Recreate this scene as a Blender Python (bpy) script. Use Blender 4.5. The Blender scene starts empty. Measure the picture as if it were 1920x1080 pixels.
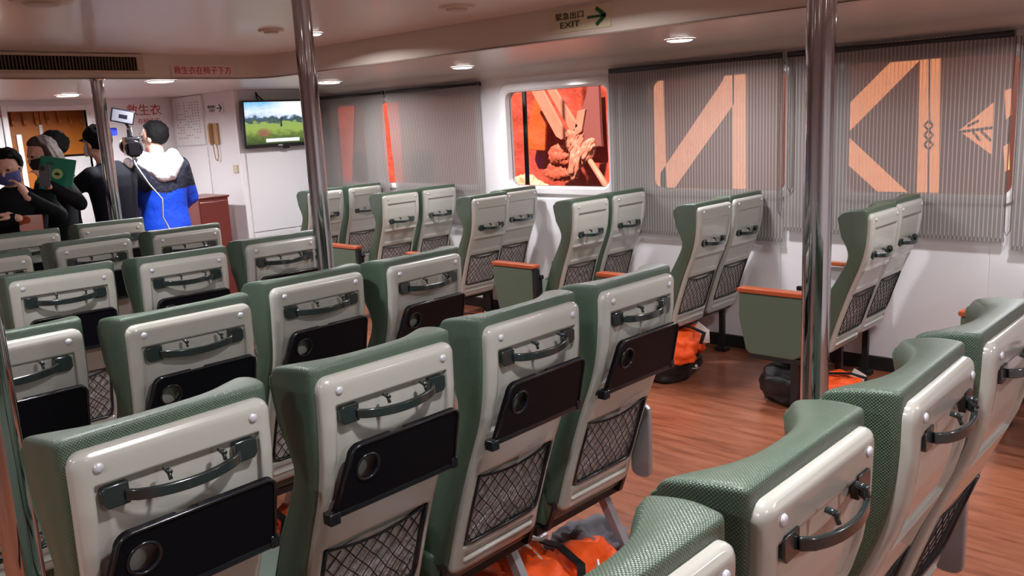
import bpy, bmesh, math, random
from mathutils import Vector, Matrix
from mathutils.noise import noise
random.seed(7)
C = bpy.context.scene.collection
PI = math.pi
R = math.radians
# ---------------------------------------------------------------- camera
F, YAW, PIT, ROL, CZ = 1600.97, 0.8068, 0.1938, -0.0507, 1.68
fw = Vector((math.sin(YAW)*math.cos(PIT), math.cos(YAW)*math.cos(PIT), -math.sin(PIT)))
r0 = Vector((math.cos(YAW), -math.sin(YAW), 0)); u0 = r0.cross(fw)
rt = r0*math.cos(ROL)+u0*math.sin(ROL); up = -r0*math.sin(ROL)+u0*math.cos(ROL)
cam = bpy.data.cameras.new('camera'); cam.sensor_width = 36; cam.lens = F*36/1920; cam.clip_start = 0.05
co = bpy.data.objects.new('camera', cam); C.objects.link(co)
m = Matrix((rt, up, -fw)).transposed().to_4x4(); m.translation = (0, 0, CZ); co.matrix_world = m
bpy.context.scene.camera = co
# ---------------------------------------------------------------- colour management, world, sun
sc = bpy.context.scene
sc.view_settings.view_transform = 'Standard'; sc.view_settings.look = 'None'
sc.view_settings.exposure = 0.0; sc.view_settings.gamma = 1; sc.view_settings.use_curve_mapping = False
wd = bpy.data.worlds.new('world'); sc.world = wd; wd.use_nodes = True
wd.node_tree.nodes['Background'].inputs[0].default_value = (.75, .85, 1, 1)
wd.node_tree.nodes['Background'].inputs[1].default_value = 0.5
sl = bpy.data.lights.new('sun', 'SUN'); sl.energy = 14; sl.angle = R(2); sl.color = (1, .93, .85)
so = bpy.data.objects.new('sun', sl); C.objects.link(so)
so.rotation_euler = Vector((.62, .15, -.74)).to_track_quat('-Z', 'Y').to_euler()
LAMP_E = 22.0       # watts of each ceiling downlight
# ---------------------------------------------------------------- materials
M = {}
def mat(name, col, rough=.5, metal=0, spec=.5, coat=0, emit=None, es=0, bump=None, bs=.2, bd=.002, alpha=1, trans=0, vary=0, vs=6):
    """bump: None or (kind, scale)"""
    mt = bpy.data.materials.new(name); mt.use_nodes = True; nt = mt.node_tree; b = nt.nodes['Principled BSDF']
    I = b.inputs
    I['Base Color'].default_value = (*col, 1); I['Roughness'].default_value = rough; I['Metallic'].default_value = metal
    I['Specular IOR Level'].default_value = spec; I['Coat Weight'].default_value = coat; I['Coat Roughness'].default_value = .12
    I['Alpha'].default_value = alpha; I['Transmission Weight'].default_value = trans
    if emit: I['Emission Color'].default_value = (*emit, 1); I['Emission Strength'].default_value = es
    if vary or bump:
        tc = nt.nodes.new('ShaderNodeTexCoord')
    if vary:
        n = nt.nodes.new('ShaderNodeTexNoise'); n.inputs['Scale'].default_value = vs; n.inputs['Detail'].default_value = 4
        nt.links.new(tc.outputs['Object'], n.inputs['Vector'])
        mx = nt.nodes.new('ShaderNodeMix'); mx.data_type = 'RGBA'
        mx.inputs[6].default_value = (*[c*(1-vary) for c in col], 1); mx.inputs[7].default_value = (*[min(1, c*(1+vary)) for c in col], 1)
        nt.links.new(n.outputs['Fac'], mx.inputs[0]); nt.links.new(mx.outputs[2], I['Base Color'])
    if bump:
        k, s = bump
        if k == 'noise':
            n = nt.nodes.new('ShaderNodeTexNoise'); n.inputs['Scale'].default_value = s; n.inputs['Detail'].default_value = 3
            nt.links.new(tc.outputs['Object'], n.inputs['Vector']); h = n.outputs['Fac']
        bp = nt.nodes.new('ShaderNodeBump'); bp.inputs['Strength'].default_value = bs; bp.inputs['Distance'].default_value = bd
        nt.links.new(h, bp.inputs['Height']); nt.links.new(bp.outputs['Normal'], I['Normal'])
    M[name] = mt; return mt

def node(nt, t, **kw):
    n = nt.nodes.new(t)
    for k, v in kw.items(): setattr(n, k, v)
    return n
def math_(nt, op, a, b=None, clamp=False):
    n = node(nt, 'ShaderNodeMath', operation=op); n.use_clamp = clamp
    for i, v in enumerate((a, b)):
        if v is None: continue
        if isinstance(v, (int, float)): n.inputs[i].default_value = v
        else: nt.links.new(v, n.inputs[i])
    return n.outputs[0]

def woven(name, dark, light, cell=.0046):
    mt = bpy.data.materials.new(name); mt.use_nodes = True; nt = mt.node_tree; b = nt.nodes['Principled BSDF']
    uv = node(nt, 'ShaderNodeUVMap'); sp = node(nt, 'ShaderNodeSeparateXYZ'); nt.links.new(uv.outputs[0], sp.inputs[0])
    k = PI/cell
    a = math_(nt, 'ADD', sp.outputs[0], sp.outputs[1]); c = math_(nt, 'SUBTRACT', sp.outputs[0], sp.outputs[1])
    sa = math_(nt, 'ABSOLUTE', math_(nt, 'SINE', math_(nt, 'MULTIPLY', a, k*.75)))
    sb = math_(nt, 'ABSOLUTE', math_(nt, 'SINE', math_(nt, 'MULTIPLY', c, k*.75)))
    h = math_(nt, 'MULTIPLY', sa, sb)
    mx = node(nt, 'ShaderNodeMix', data_type='RGBA'); mx.inputs[6].default_value = (*dark, 1); mx.inputs[7].default_value = (*light, 1)
    nt.links.new(h, mx.inputs[0]); nt.links.new(mx.outputs[2], b.inputs['Base Color'])
    b.inputs['Roughness'].default_value = .36; b.inputs['Specular IOR Level'].default_value = .7
    b.inputs['Coat Weight'].default_value = .4; b.inputs['Coat Roughness'].default_value = .38
    bp = node(nt, 'ShaderNodeBump'); bp.inputs['Strength'].default_value = .55; bp.inputs['Distance'].default_value = .0016
    nt.links.new(h, bp.inputs['Height']); nt.links.new(bp.outputs[0], b.inputs['Normal'])
    M[name] = mt
woven('green_vinyl', (.016, .036, .020), (.098, .165, .104))
mat('green_piping', (.09, .16, .10), .4)
mat('shell', (.43, .42, .375), .22, coat=.5, bump=('noise', 160), bs=.04, bd=.001, vary=.04, vs=5)
mat('screw', (.62, .62, .68), .35, metal=.3)
mat('handle', (.016, .024, .024), .18, coat=.6)
mat('black_plastic', (.006, .006, .009), .22, coat=.3)
mat('tray', (.003, .0025, .005), .42, spec=.18)
mat('black_metal', (.01, .01, .011), .5)
mat('net_cord', (.012, .011, .014), .7)
mat('lining', (.46, .42, .40), .45, bump=('noise', 30), bs=.9, bd=.012, vary=.45, vs=22)
mat('sleeve', (.8, .8, .82), .15, alpha=.35, bump=('noise', 60), bs=.8, bd=.01)
mat('green_cloth', (.085, .118, .078), .8, bump=('noise', 900), bs=.4, bd=.0006, vary=.08, vs=200)
mat('wood_red', (.42, .085, .03), .3, coat=.4, vary=.25, vs=9)
mat('grey_metal', (.42, .42, .44), .4, metal=.6)
mat('chrome', (.55, .55, .57), .08, metal=1)
mat('white_wall', (.80, .78, .80), .38, coat=.25, bump=('noise', 14), bs=.05, bd=.004)
mat('white_trim', (.85, .83, .84), .3, coat=.3)
mat('ceiling', (.70, .63, .60), .32, coat=.15, bump=('noise', 4), bs=.1, bd=.01)
mat('fascia', (.64, .55, .48), .4, bump=('noise', 3), bs=.1, bd=.01)
mat('black_base', (.012, .012, .013), .5)
mat('frame_white', (.86, .84, .85), .25, coat=.4)
mat('rubber', (.02, .02, .02), .6)
mat('lamp_on', (1, 1, 1), .5, emit=(1, .97, .93), es=14)
mat('vest', (.98, .10, .01), .55, vary=.12, vs=14, bump=('noise', 18), bs=.5, bd=.02)
mat('tape', (.75, .72, .68), .3)
mat('bag_black', (.008, .008, .009), .45, bump=('noise', 25), bs=.5, bd=.01)
mat('grey_cloth', (.16, .15, .17), .8)
mat('grille', (.13, .085, .06), .6)
mat('grille_frame', (.52, .42, .34), .4)
mat('sign_cream', (.62, .55, .38), .5)
mat('sign_green', (.004, .10, .03), .5)
mat('sign_dark', (.05, .04, .02), .5)
mat('sign_pink', (.70, .55, .54), .5)
mat('sign_white', (.82, .80, .80), .5)
mat('red_ink', (.55, .03, .05), .5)
mat('grey_ink', (.35, .33, .36), .6)
mat('cabinet_wood', (.50, .155, .018), .35, coat=.3, vary=.2, vs=4)
mat('brown_red', (.17, .035, .028), .35, coat=.2)
mat('phone_tan', (.52, .33, .17), .35)
mat('skin', (.72, .42, .32), .5)
mat('hair_black', (.005, .0045, .005), .75, spec=.15, bump=('noise', 260), bs=.9, bd=.004)
mat('hair_brown', (.085, .06, .055), .6, spec=.25, bump=('noise', 200), bs=.7, bd=.003, vary=.6, vs=40)
mat('cloth_black', (.005, .0055, .008), .85, spec=.2)
mat('cloth_darkblue', (.004, .0045, .009), .8, spec=.2)
mat('cloth_blue', (.005, .06, .62), .5, bump=('noise', 12), bs=.5, bd=.02)
mat('cloth_navy', (.010, .012, .028), .55, bump=('noise', 16), bs=.6, bd=.03)
mat('cloth_white', (.82, .80, .84), .6, bump=('noise', 14), bs=.5, bd=.03)
mat('cloth_olive', (.05, .045, .03), .8)
mat('mask_blue', (.06, .08, .28), .7)
mat('mask_black', (.01, .01, .012), .7)
mat('mask_white', (.75, .78, .82), .7)
mat('folder_green', (.01, .22, .14), .4)
mat('folder_mark', (.45, .62, .25), .5)
mat('phone_grey', (.12, .13, .15), .25)
mat('screen_dim', (.1, .1, .12), .3, emit=(.25, .26, .33), es=.3)
mat('blue_plastic', (.02, .04, .5), .4)
mat('cable_white', (.7, .68, .66), .5)
mat('eye_dark', (.01, .008, .008), .2)
mat('lip', (.5, .2, .18), .5)
mat('canvas_peach', (.50, .165, .10), .6, vary=.25, vs=9)
mat('tarp_red', (.38, .045, .02), .6, vary=.35, vs=1.7, bump=('noise', 3), bs=.8, bd=.1)
mat('tarp_orange', (.48, .07, .01), .5, bump=('noise', 6), bs=.6, bd=.05)
mat('canvas_mid', (.40, .075, .035), .6, vary=.3, vs=7)
mat('panel_mauve', (.22, .06, .05), .6)
mat('glow_pale', (.62, .30, .17), .5, vary=.15, vs=9)  # pale tone standing for a bright glow outside
mat('outside_dark', (.07, .014, .008), .8, vary=.4, vs=1.5)
mat('light_patch_peach', (.80, .36, .22), .6, vary=.12, vs=12)  # colour of the added shapes that stand for light on the blinds
mat('light_patch_orange', (.86, .33, .15), .6, vary=.12, vs=10)  # same use: orange of the light coming through the blinds
mat('cord_dark', (.05, .02, .015), .8)

def wood_floor():
    mt = bpy.data.materials.new('floor_wood'); mt.use_nodes = True; nt = mt.node_tree; b = nt.nodes['Principled BSDF']
    tc = node(nt, 'ShaderNodeTexCoord'); mp = node(nt, 'ShaderNodeMapping'); mp.inputs['Scale'].default_value = (14, 1.6, 1)
    nt.links.new(tc.outputs['Object'], mp.inputs[0])
    n = node(nt, 'ShaderNodeTexNoise'); n.inputs['Scale'].default_value = 1.6; n.inputs['Detail'].default_value = 7; n.inputs['Roughness'].default_value = .65
    nt.links.new(mp.outputs[0], n.inputs[0])
    n2 = node(nt, 'ShaderNodeTexNoise'); n2.inputs['Scale'].default_value = 1.5; nt.links.new(tc.outputs['Object'], n2.inputs[0])
    cr = node(nt, 'ShaderNodeValToRGB'); e = cr.color_ramp.elements
    e[0].position = .32; e[0].color = (.13, .034, .015, 1); e[1].position = .68; e[1].color = (.38, .14, .075, 1)
    x = e.new(.47); x.color = (.26, .082, .040, 1)
    f = math_(nt, 'ADD', math_(nt, 'MULTIPLY', n.outputs['Fac'], .8), math_(nt, 'MULTIPLY', n2.outputs['Fac'], .2))
    nt.links.new(f, cr.inputs[0]); nt.links.new(cr.outputs[0], b.inputs['Base Color'])
    b.inputs['Roughness'].default_value = .30; b.inputs['Coat Weight'].default_value = .3; b.inputs['Coat Roughness'].default_value = .2
    bp = node(nt, 'ShaderNodeBump'); bp.inputs['Strength'].default_value = .12; bp.inputs['Distance'].default_value = .002
    nt.links.new(n.outputs['Fac'], bp.inputs['Height']); nt.links.new(bp.outputs[0], b.inputs['Normal'])
    M['floor_wood'] = mt
wood_floor()

def blind_mat():
    mt = bpy.data.materials.new('blind_fabric'); mt.use_nodes = True; nt = mt.node_tree; b = nt.nodes['Principled BSDF']; out = nt.nodes['Material Output']
    uv = node(nt, 'ShaderNodeUVMap'); sp = node(nt, 'ShaderNodeSeparateXYZ'); nt.links.new(uv.outputs[0], sp.inputs[0])
    s = math_(nt, 'SINE', math_(nt, 'MULTIPLY', sp.outputs[0], 2*PI/.0225))
    s = math_(nt, 'MULTIPLY', math_(nt, 'SUBTRACT', s, .45), 2.0, clamp=True)
    mx = node(nt, 'ShaderNodeMix', data_type='RGBA'); mx.inputs[6].default_value = (.20, .172, .16, 1); mx.inputs[7].default_value = (.40, .37, .35, 1)
    nt.links.new(s, mx.inputs[0]); nt.links.new(mx.outputs[2], b.inputs['Base Color']); b.inputs['Roughness'].default_value = .7
    tr = node(nt, 'ShaderNodeBsdfTransparent'); ms = node(nt, 'ShaderNodeMixShader')
    fac = math_(nt, 'SUBTRACT', .27, math_(nt, 'MULTIPLY', s, .12))
    nt.links.new(fac, ms.inputs[0]); nt.links.new(b.outputs[0], ms.inputs[1]); nt.links.new(tr.outputs[0], ms.inputs[2])
    nt.links.new(ms.outputs[0], out.inputs[0]); M['blind_fabric'] = mt
blind_mat()
def glass_mat():
    mt = bpy.data.materials.new('window_glass'); mt.use_nodes = True; nt = mt.node_tree; out = nt.nodes['Material Output']
    nt.nodes.remove(nt.nodes['Principled BSDF'])
    tr = node(nt, 'ShaderNodeBsdfTransparent'); tr.inputs[0].default_value = (.95, .93, .93, 1)
    gl = node(nt, 'ShaderNodeBsdfGlossy'); gl.inputs[1].default_value = .03
    fr = node(nt, 'ShaderNodeFresnel'); fr.inputs[0].default_value = 1.35; ms = node(nt, 'ShaderNodeMixShader')
    ge = node(nt, 'ShaderNodeNewGeometry'); fc = math_(nt, 'MULTIPLY', fr.outputs[0], math_(nt, 'SUBTRACT', .8, math_(nt, 'MULTIPLY', ge.outputs['Backfacing'], .8)))
    nt.links.new(fc, ms.inputs[0]); nt.links.new(tr.outputs[0], ms.inputs[1]); nt.links.new(gl.outputs[0], ms.inputs[2])
    nt.links.new(ms.outputs[0], out.inputs[0]); M['window_glass'] = mt
glass_mat()
def tv_mat():
    mt = bpy.data.materials.new('tv_picture'); mt.use_nodes = True; nt = mt.node_tree; b = nt.nodes['Principled BSDF']
    uv = node(nt, 'ShaderNodeUVMap'); sp = node(nt, 'ShaderNodeSeparateXYZ'); nt.links.new(uv.outputs[0], sp.inputs[0])
    U, V = sp.outputs[0], sp.outputs[1]
    n = node(nt, 'ShaderNodeTexNoise'); n.inputs['Scale'].default_value = 11; n.inputs['Detail'].default_value = 6; nt.links.new(uv.outputs[0], n.inputs[0])
    nf = n.outputs['Fac']
    Vn = math_(nt, 'ADD', V, math_(nt, 'MULTIPLY', math_(nt, 'SUBTRACT', nf, .5), .32))
    cr = node(nt, 'ShaderNodeValToRGB'); cr.color_ramp.interpolation = 'LINEAR'; e = cr.color_ramp.elements
    e[0].position = 0; e[0].color = (.03, .06, .01, 1); e[1].position = 1; e[1].color = (.12, .5, 1, 1)
    for p, c in ((.18, (.10, .16, .03)), (.34, (.30, .42, .08)), (.50, (.28, .40, .10)), (.54, (.05, .09, .08)), (.62, (.05, .10, .17)), (.66, (.5, .62, .8)), (.78, (.75, .87, 1))):
        x = e.new(p); x.color = (*c, 1)
    nt.links.new(Vn, cr.inputs[0])
    # bright cloud on the right
    cl = math_(nt, 'MULTIPLY', math_(nt, 'MULTIPLY', math_(nt, 'SUBTRACT', U, .28), 2.4, clamp=True), math_(nt, 'MULTIPLY', math_(nt, 'SUBTRACT', Vn, .63), 12, clamp=True))
    mx = node(nt, 'ShaderNodeMix', data_type='RGBA'); mx.inputs[7].default_value = (1, 1, 1, 1)
    nt.links.new(cl, mx.inputs[0]); nt.links.new(cr.outputs[0], mx.inputs[6])
    # red-brown bush
    du = math_(nt, 'SUBTRACT', U, .27); dv = math_(nt, 'SUBTRACT', V, .27)
    d = math_(nt, 'ADD', math_(nt, 'MULTIPLY', du, du), math_(nt, 'MULTIPLY', dv, dv))
    bm_ = math_(nt, 'MULTIPLY', math_(nt, 'SUBTRACT', .016, d), 60, clamp=True)
    mx2 = node(nt, 'ShaderNodeMix', data_type='RGBA'); mx2.inputs[7].default_value = (.28, .10, .07, 1)
    nt.links.new(bm_, mx2.inputs[0]); nt.links.new(mx.outputs[2], mx2.inputs[6])
    b.inputs['Base Color'].default_value = (.02, .02, .02, 1); b.inputs['Roughness'].default_value = .2
    nt.links.new(mx2.outputs[2], b.inputs['Emission Color']); b.inputs['Emission Strength'].default_value = 1.1
    M['tv_picture'] = mt
tv_mat()
mat('caption', (.5, .5, .5), .5, emit=(.85, .87, .95), es=.9)
mat('tv_figure', (.02, .02, .02), .5, emit=(.05, .07, .05), es=.5)

# ---------------------------------------------------------------- helpers
def obj(name, bm, m_, parent=None, smooth=True, sub=0, uvbox=False, bevel=0):
    me = bpy.data.meshes.new(name)
    bmesh.ops.recalc_face_normals(bm, faces=bm.faces)
    if uvbox: box_uv(bm)
    bm.to_mesh(me); bm.free()
    ms = m_ if isinstance(m_, (list, tuple)) else [m_]
    for x in ms: me.materials.append(M[x])
    o = bpy.data.objects.new(name, me); C.objects.link(o)
    if parent: o.parent = parent
    if smooth:
        for p in me.polygons: p.use_smooth = True
        if smooth == 'auto': me.set_sharp_from_angle(angle=R(35))
    if bevel:
        md = o.modifiers.new('b', 'BEVEL'); md.width = bevel; md.segments = 2; md.limit_method = 'ANGLE'
    if sub:
        md = o.modifiers.new('s', 'SUBSURF'); md.levels = sub; md.render_levels = sub
    return o
def box_uv(bm):
    L = bm.loops.layers.uv.verify()
    for f in bm.faces:
        n = f.normal; a = max(range(3), key=lambda i: abs(n[i]))
        for l in f.loops:
            c = l.vert.co
            l[L].uv = (c.y, c.z) if a == 0 else (c.x, c.z) if a == 1 else (c.x, c.y)
def thing(name, label, cat, loc=(0, 0, 0), rz=0, group=None):
    o = bpy.data.objects.new(name, None); C.objects.link(o); o.empty_display_size = .1
    o.location = loc; o.rotation_euler = (0, 0, rz); o['label'] = label; o['category'] = cat
    if group: o['group'] = group
    return o
def tag(o, label, cat, group=None):
    o['label'] = label; o['category'] = cat
    if group: o['group'] = group
    return o
def struct(o): o['kind'] = 'structure'; return o
def dup(root, loc, rz, label, group=None, skip=()):
    def rec(o, par):
        c = o.copy(); C.objects.link(c)
        if par: c.parent = par
        for ch in o.children:
            if ch.name.split('.')[0] in skip: continue
            rec(ch, c)
        return c
    r = rec(root, None); r.location = loc; r.rotation_euler = (0, 0, rz); r['label'] = label
    if group: r['group'] = group
    return r
def box(bm, a, b, mi=0):
    """a, b opposite corners"""
    xs = (a[0], b[0]); ys = (a[1], b[1]); zs = (a[2], b[2])
    v = [bm.verts.new((xs[i & 1], ys[(i >> 1) & 1], zs[(i >> 2) & 1])) for i in range(8)]
    for q in ((0, 1, 3, 2), (4, 6, 7, 5), (0, 4, 5, 1), (2, 3, 7, 6), (0, 2, 6, 4), (1, 5, 7, 3)):
        f = bm.faces.new([v[i] for i in q]); f.material_index = mi
    return v
def frame_at(d):
    d = d.normalized(); a = Vector((0, 0, 1)) if abs(d.z) < .9 else Vector((1, 0, 0))
    x = a.cross(d).normalized(); return x, d.cross(x)
def tube(bm, pts, rad, n=8, cap=True, mi=0, flat=1.0):
    pts = [Vector(p) for p in pts]; rings = []
    if not isinstance(rad, (list, tuple)): rad = [rad]*len(pts)
    d0 = (pts[1]-pts[0]); x, y = frame_at(d0)
    for i, p in enumerate(pts):
        d = (pts[min(i+1, len(pts)-1)]-pts[max(i-1, 0)]).normalized()
        x = (x-d*x.dot(d)).normalized(); y = d.cross(x)
        rings.append([bm.verts.new(p+(x*math.cos(2*PI*k/n)+y*math.sin(2*PI*k/n)*flat)*rad[i]) for k in range(n)])
    for a, b in zip(rings, rings[1:]):
        for k in range(n):
            f = bm.faces.new((a[k], a[(k+1) % n], b[(k+1) % n], b[k])); f.material_index = mi
    if cap:
        for rg in (rings[0], rings[-1]):
            f = bm.faces.new(rg); f.material_index = mi
def rectbar(bm, pts, w, h, upv=Vector((0, 0, 1)), mi=0):
    """sweep a w (sideways) x h (along upv) rectangle"""
    pts = [Vector(p) for p in pts]; rings = []
    for i, p in enumerate(pts):
        d = (pts[min(i+1, len(pts)-1)]-pts[max(i-1, 0)]).normalized(); s = d.cross(upv).normalized()
        rings.append([bm.verts.new(p+s*a*w/2+upv*b*h/2) for a, b in ((-1, -1), (1, -1), (1, 1), (-1, 1))])
    for a, b in zip(rings, rings[1:]):
        for k in range(4):
            f = bm.faces.new((a[k], a[(k+1) % 4], b[(k+1) % 4], b[k])); f.material_index = mi
    for rg in (rings[0], rings[-1]): f = bm.faces.new(rg); f.material_index = mi
def ball(bm, c, r, seg=14, rings=9, mtx=None, mi=0):
    if isinstance(r, (int, float)): r = (r, r, r)
    mm = Matrix.Translation(c) @ (mtx or Matrix.Identity(4)) @ Matrix.Diagonal((*r, 1))
    g = bmesh.ops.create_uvsphere(bm, u_segments=seg, v_segments=rings, radius=1, matrix=mm)
    if mi:
        for v in g['verts']:
            for f in v.link_faces: f.material_index = mi
def prism(bm, poly, o, ex, ey, ez, depth, mi=0):
    """polygon in plane (ex, ey) at o extruded by depth along ez"""
    o = Vector(o); ex = Vector(ex); ey = Vector(ey); ez = Vector(ez)
    a = [bm.verts.new(o+ex*p[0]+ey*p[1]) for p in poly]; b = [bm.verts.new(v.co+ez*depth) for v in a]
    n = len(a); fs = [bm.faces.new(a), bm.faces.new(b)]
    for i in range(n): fs.append(bm.faces.new((a[i], a[(i+1) % n], b[(i+1) % n], b[i])))
    for f in fs: f.material_index = mi
def rrect(x0, y0, x1, y1, r, n=6):
    P = []
    for cx, cy, a in ((x1-r, y1-r, 0), (x0+r, y1-r, 90), (x0+r, y0+r, 180), (x1-r, y0+r, 270)):
        for k in range(n+1): t = R(a+90*k/n); P.append((cx+r*math.cos(t), cy+r*math.sin(t)))
    return P
def text(name, body, size, m_, mtx, parent=None, ext=.0015, sx=1):
    c = bpy.data.curves.new(name, 'FONT'); c.body = body; c.size = size; c.align_x = 'CENTER'; c.align_y = 'CENTER'; c.extrude = ext; c.resolution_u = 2
    o = bpy.data.objects.new(name, c); C.objects.link(o)
    dg = bpy.context.evaluated_depsgraph_get(); me = bpy.data.meshes.new_from_object(o.evaluated_get(dg))
    bpy.data.objects.remove(o); me.materials.clear(); me.materials.append(M[m_]); me.transform(mtx @ Matrix.Diagonal((sx, 1, 1, 1)))
    o = bpy.data.objects.new(name, me); C.objects.link(o)
    if parent: o.parent = parent
    return o
def sstep(a, b, v):
    t = max(0, min(1, (v-a)/(b-a))); return t*t*(3-2*t)
def rect01(x, t, x0, x1, t0, t1, w):
    return sstep(x0-w, x0+w, x)*(1-sstep(x1-w, x1+w, x))*sstep(t0-w, t0+w, t)*(1-sstep(t1-w, t1+w, t))
def on_x(px, py, X):
    d = fw+rt*((px-960)/F)-up*((py-540)/F); return Vector((0, 0, CZ))+d*(X/d.x)
def on_y(px, py, Y):
    d = fw+rt*((px-960)/F)-up*((py-540)/F); return Vector((0, 0, CZ))+d*(Y/d.y)

# ================================================================ ROOM
XW, YT, XC, YF = 5.38, 7.80, 4.37, 9.12
ZL, ZR, ZWT = 2.10, 2.275, 2.018
XL, YB, YE = -4.2, -2.6, 9.9
bm = bmesh.new(); box(bm, (XL-.1, YB-.1, -.12), (XW+.1, YE+.1, 0)); fl = struct(obj('floor', bm, 'floor_wood', smooth=False))
# ceiling: raised field, rounded fascia, lower strip, cove
XI, YI, RC = 3.75, 6.2, .235
path = [(XL, YI)] + [(XL+(XI-RC-XL)*k/6, YI) for k in range(1, 6)]
outer = [(XL, YE)] + [(XL+(XI-RC-XL)*k/6, YE) for k in range(1, 6)]
for k in range(9):
    a = R(90-90*k/8); path.append((XI-RC+RC*math.cos(a), YI-RC+RC*math.sin(a))); outer.append((XI-RC+(5.2-XI+RC)*k/4, YE) if k <= 4 else (5.2, YE+(YI-RC-YE)*(k-4)/4))
for k in range(1, 7): y = YI-RC+(YB-YI+RC)*k/6; path.append((XI, y)); outer.append((5.2, y))
bm = bmesh.new()
vi = [bm.verts.new((*p, ZR)) for p in path]; cn = bm.verts.new((XL, YB, ZR)); bm.faces.new(vi+[cn])
struct(obj('ceiling', bm, 'ceiling', smooth=False))
bm = bmesh.new()
lo = [bm.verts.new((*p, ZL)) for p in path]; ou = [bm.verts.new((*p, ZL)) for p in outer]
for i in range(len(path)-1):
    q = [lo[i], lo[i+1], ou[i+1], ou[i]]
    if (ou[i].co-ou[i+1].co).length < 1e-5: q = [lo[i], lo[i+1], ou[i]]
    bm.faces.new(q)
cv = []
for y in (YB, YE): cv.append([bm.verts.new((x, y, z)) for x, z in ((5.2, ZL), (5.27, ZL-.012), (5.33, ZL-.04), (5.37, ZWT+.01), (XW+.02, ZWT))])
for a, b in zip(zip(cv[0], cv[0][1:]), zip(cv[1], cv[1][1:])): bm.faces.new((a[0], a[1], b[1], b[0]))
struct(obj('ceiling_lower', bm, 'ceiling', smooth='auto'))
bm = bmesh.new()
prof = [(0, ZR+.01), (0, ZL+.03), (.008, ZL+.008), (.03, ZL-.002)]
rows = []
for i, p in enumerate(path):
    if p[1] >= YI-1e-6: n = Vector((0, 1, 0))
    elif p[0] >= XI-1e-6: n = Vector((1, 0, 0))
    else: n = Vector((p[0]-(XI-RC), p[1]-(YI-RC), 0)).normalized()
    rows.append([bm.verts.new((p[0]+n.x*d, p[1]+n.y*d, z)) for d, z in prof])
for a, b in zip(rows, rows[1:]):
    for k in range(len(prof)-1): bm.faces.new((a[k], a[k+1], b[k+1], b[k]))
struct(obj('trim_1', bm, 'fascia', smooth='auto'))

# window wall
WZ0, WZ1 = CZ-.557, CZ+.236
WINS = [(-.3, .78), (1.25, 2.21), (2.585, 3.675), (4.03, 5.12), (5.49, 6.90), (7.08, 7.64)]
def wall_with_holes():
    bm = bmesh.new(); ys = [YB]
    ex, ey = (0, 1, 0), (0, 0, 1)
    t = .07
    # solid bands
    def slab(y0, y1, z0, z1): box(bm, (XW, y0, z0), (XW+t, y1, z1))
    slab(YB, YE, 0, WZ0); slab(YB, YE, WZ1, 2.6)
    prev = YB
    for a, b in WINS: slab(prev, a, WZ0, WZ1); prev = b
    slab(prev, YE, WZ0, WZ1)
    # rounded corner fillets
    r = .07
    for a, b in WINS:
        for cy, cz, sy, sz in ((a, WZ0, 1, 1), (b, WZ0, -1, 1), (a, WZ1, 1, -1), (b, WZ1, -1, -1)):
            P = [(cy, cz)] + [(cy+sy*(r-r*math.cos(R(90*k/5))), cz+sz*(r-r*math.sin(R(90*k/5)))) for k in range(6)]
            prism(bm, P, (XW, 0, 0), ex, ey, (1, 0, 0), t)
    return bm
struct(obj('wall_right', wall_with_holes(), 'white_wall', smooth=False))
# wall panels (joints) of window wall: separate shallow slabs below the windows
wr = bpy.data.objects['wall_right']
yy = [-.9, .15, 1.35, 2.62, 3.86, 5.1, 6.35, 7.75]
for a, b in zip(yy, yy[1:]):
    bm = bmesh.new(); box(bm, (XW-.006, a+.003, .09), (XW, b-.003, WZ0-.10)); obj('wall_panel', bm, 'white_wall', wr, smooth=False, bevel=.002)
# window frames and glass
for i, (a, b) in enumerate(WINS):
    bm = bmesh.new()
    def ring(g, x, rr):
        return [bm.verts.new((x, p[0], p[1])) for p in rrect(a-g, WZ0-g, b+g, WZ1+g, rr)]
    R1 = ring(.075 if i == 3 else .05, XW-.001, .10); R2 = ring(.055 if i == 3 else .04, XW-.022, .09); R3 = ring(.012, XW-.026, .075); R4 = ring(-.006, XW-.012, .065); R5 = ring(-.006, XW+.07, .065)
    n = len(R1)
    for A, B in ((R1, R2), (R2, R3), (R3, R4), (R4, R5)):
        for k in range(n): bm.faces.new((A[k], A[(k+1) % n], B[(k+1) % n], B[k]))
    w = struct(obj('window_%d' % (i+1), bm, 'frame_white', smooth='auto'))
    bm = bmesh.new(); prism(bm, rrect(a-.002, WZ0-.002, b+.002, WZ1+.002, .07), (XW+.05, 0, 0), (0, 1, 0), (0, 0, 1), (1, 0, 0), .006)
    obj('pane', bm, 'window_glass', w, smooth=False)
    bm = bmesh.new(); rg = [(XW+.045, p[0], p[1]) for p in rrect(a+.002, WZ0+.002, b-.002, WZ1-.002, .068)]
    tube(bm, rg+[rg[0]], .006, 6, cap=False); obj('gasket', bm, 'rubber', w)
# front bulkheads
bm = bmesh.new(); box(bm, (XC, YT, 0), (XW+.02, YT+.05, ZL)); struct(obj('wall_front', bm, 'white_wall', smooth=False))
bm = bmesh.new(); box(bm, (XC, YT+.05, 0), (XC+.05, YF+.05, ZL)); struct(obj('wall_side', bm, 'white_wall', smooth=False))
bm = bmesh.new(); box(bm, (XC-.012, YT-.012, 0), (XC+.035, YT+.03, ZL)); struct(obj('trim_3', bm, 'white_trim', smooth=False, bevel=.006))
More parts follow.
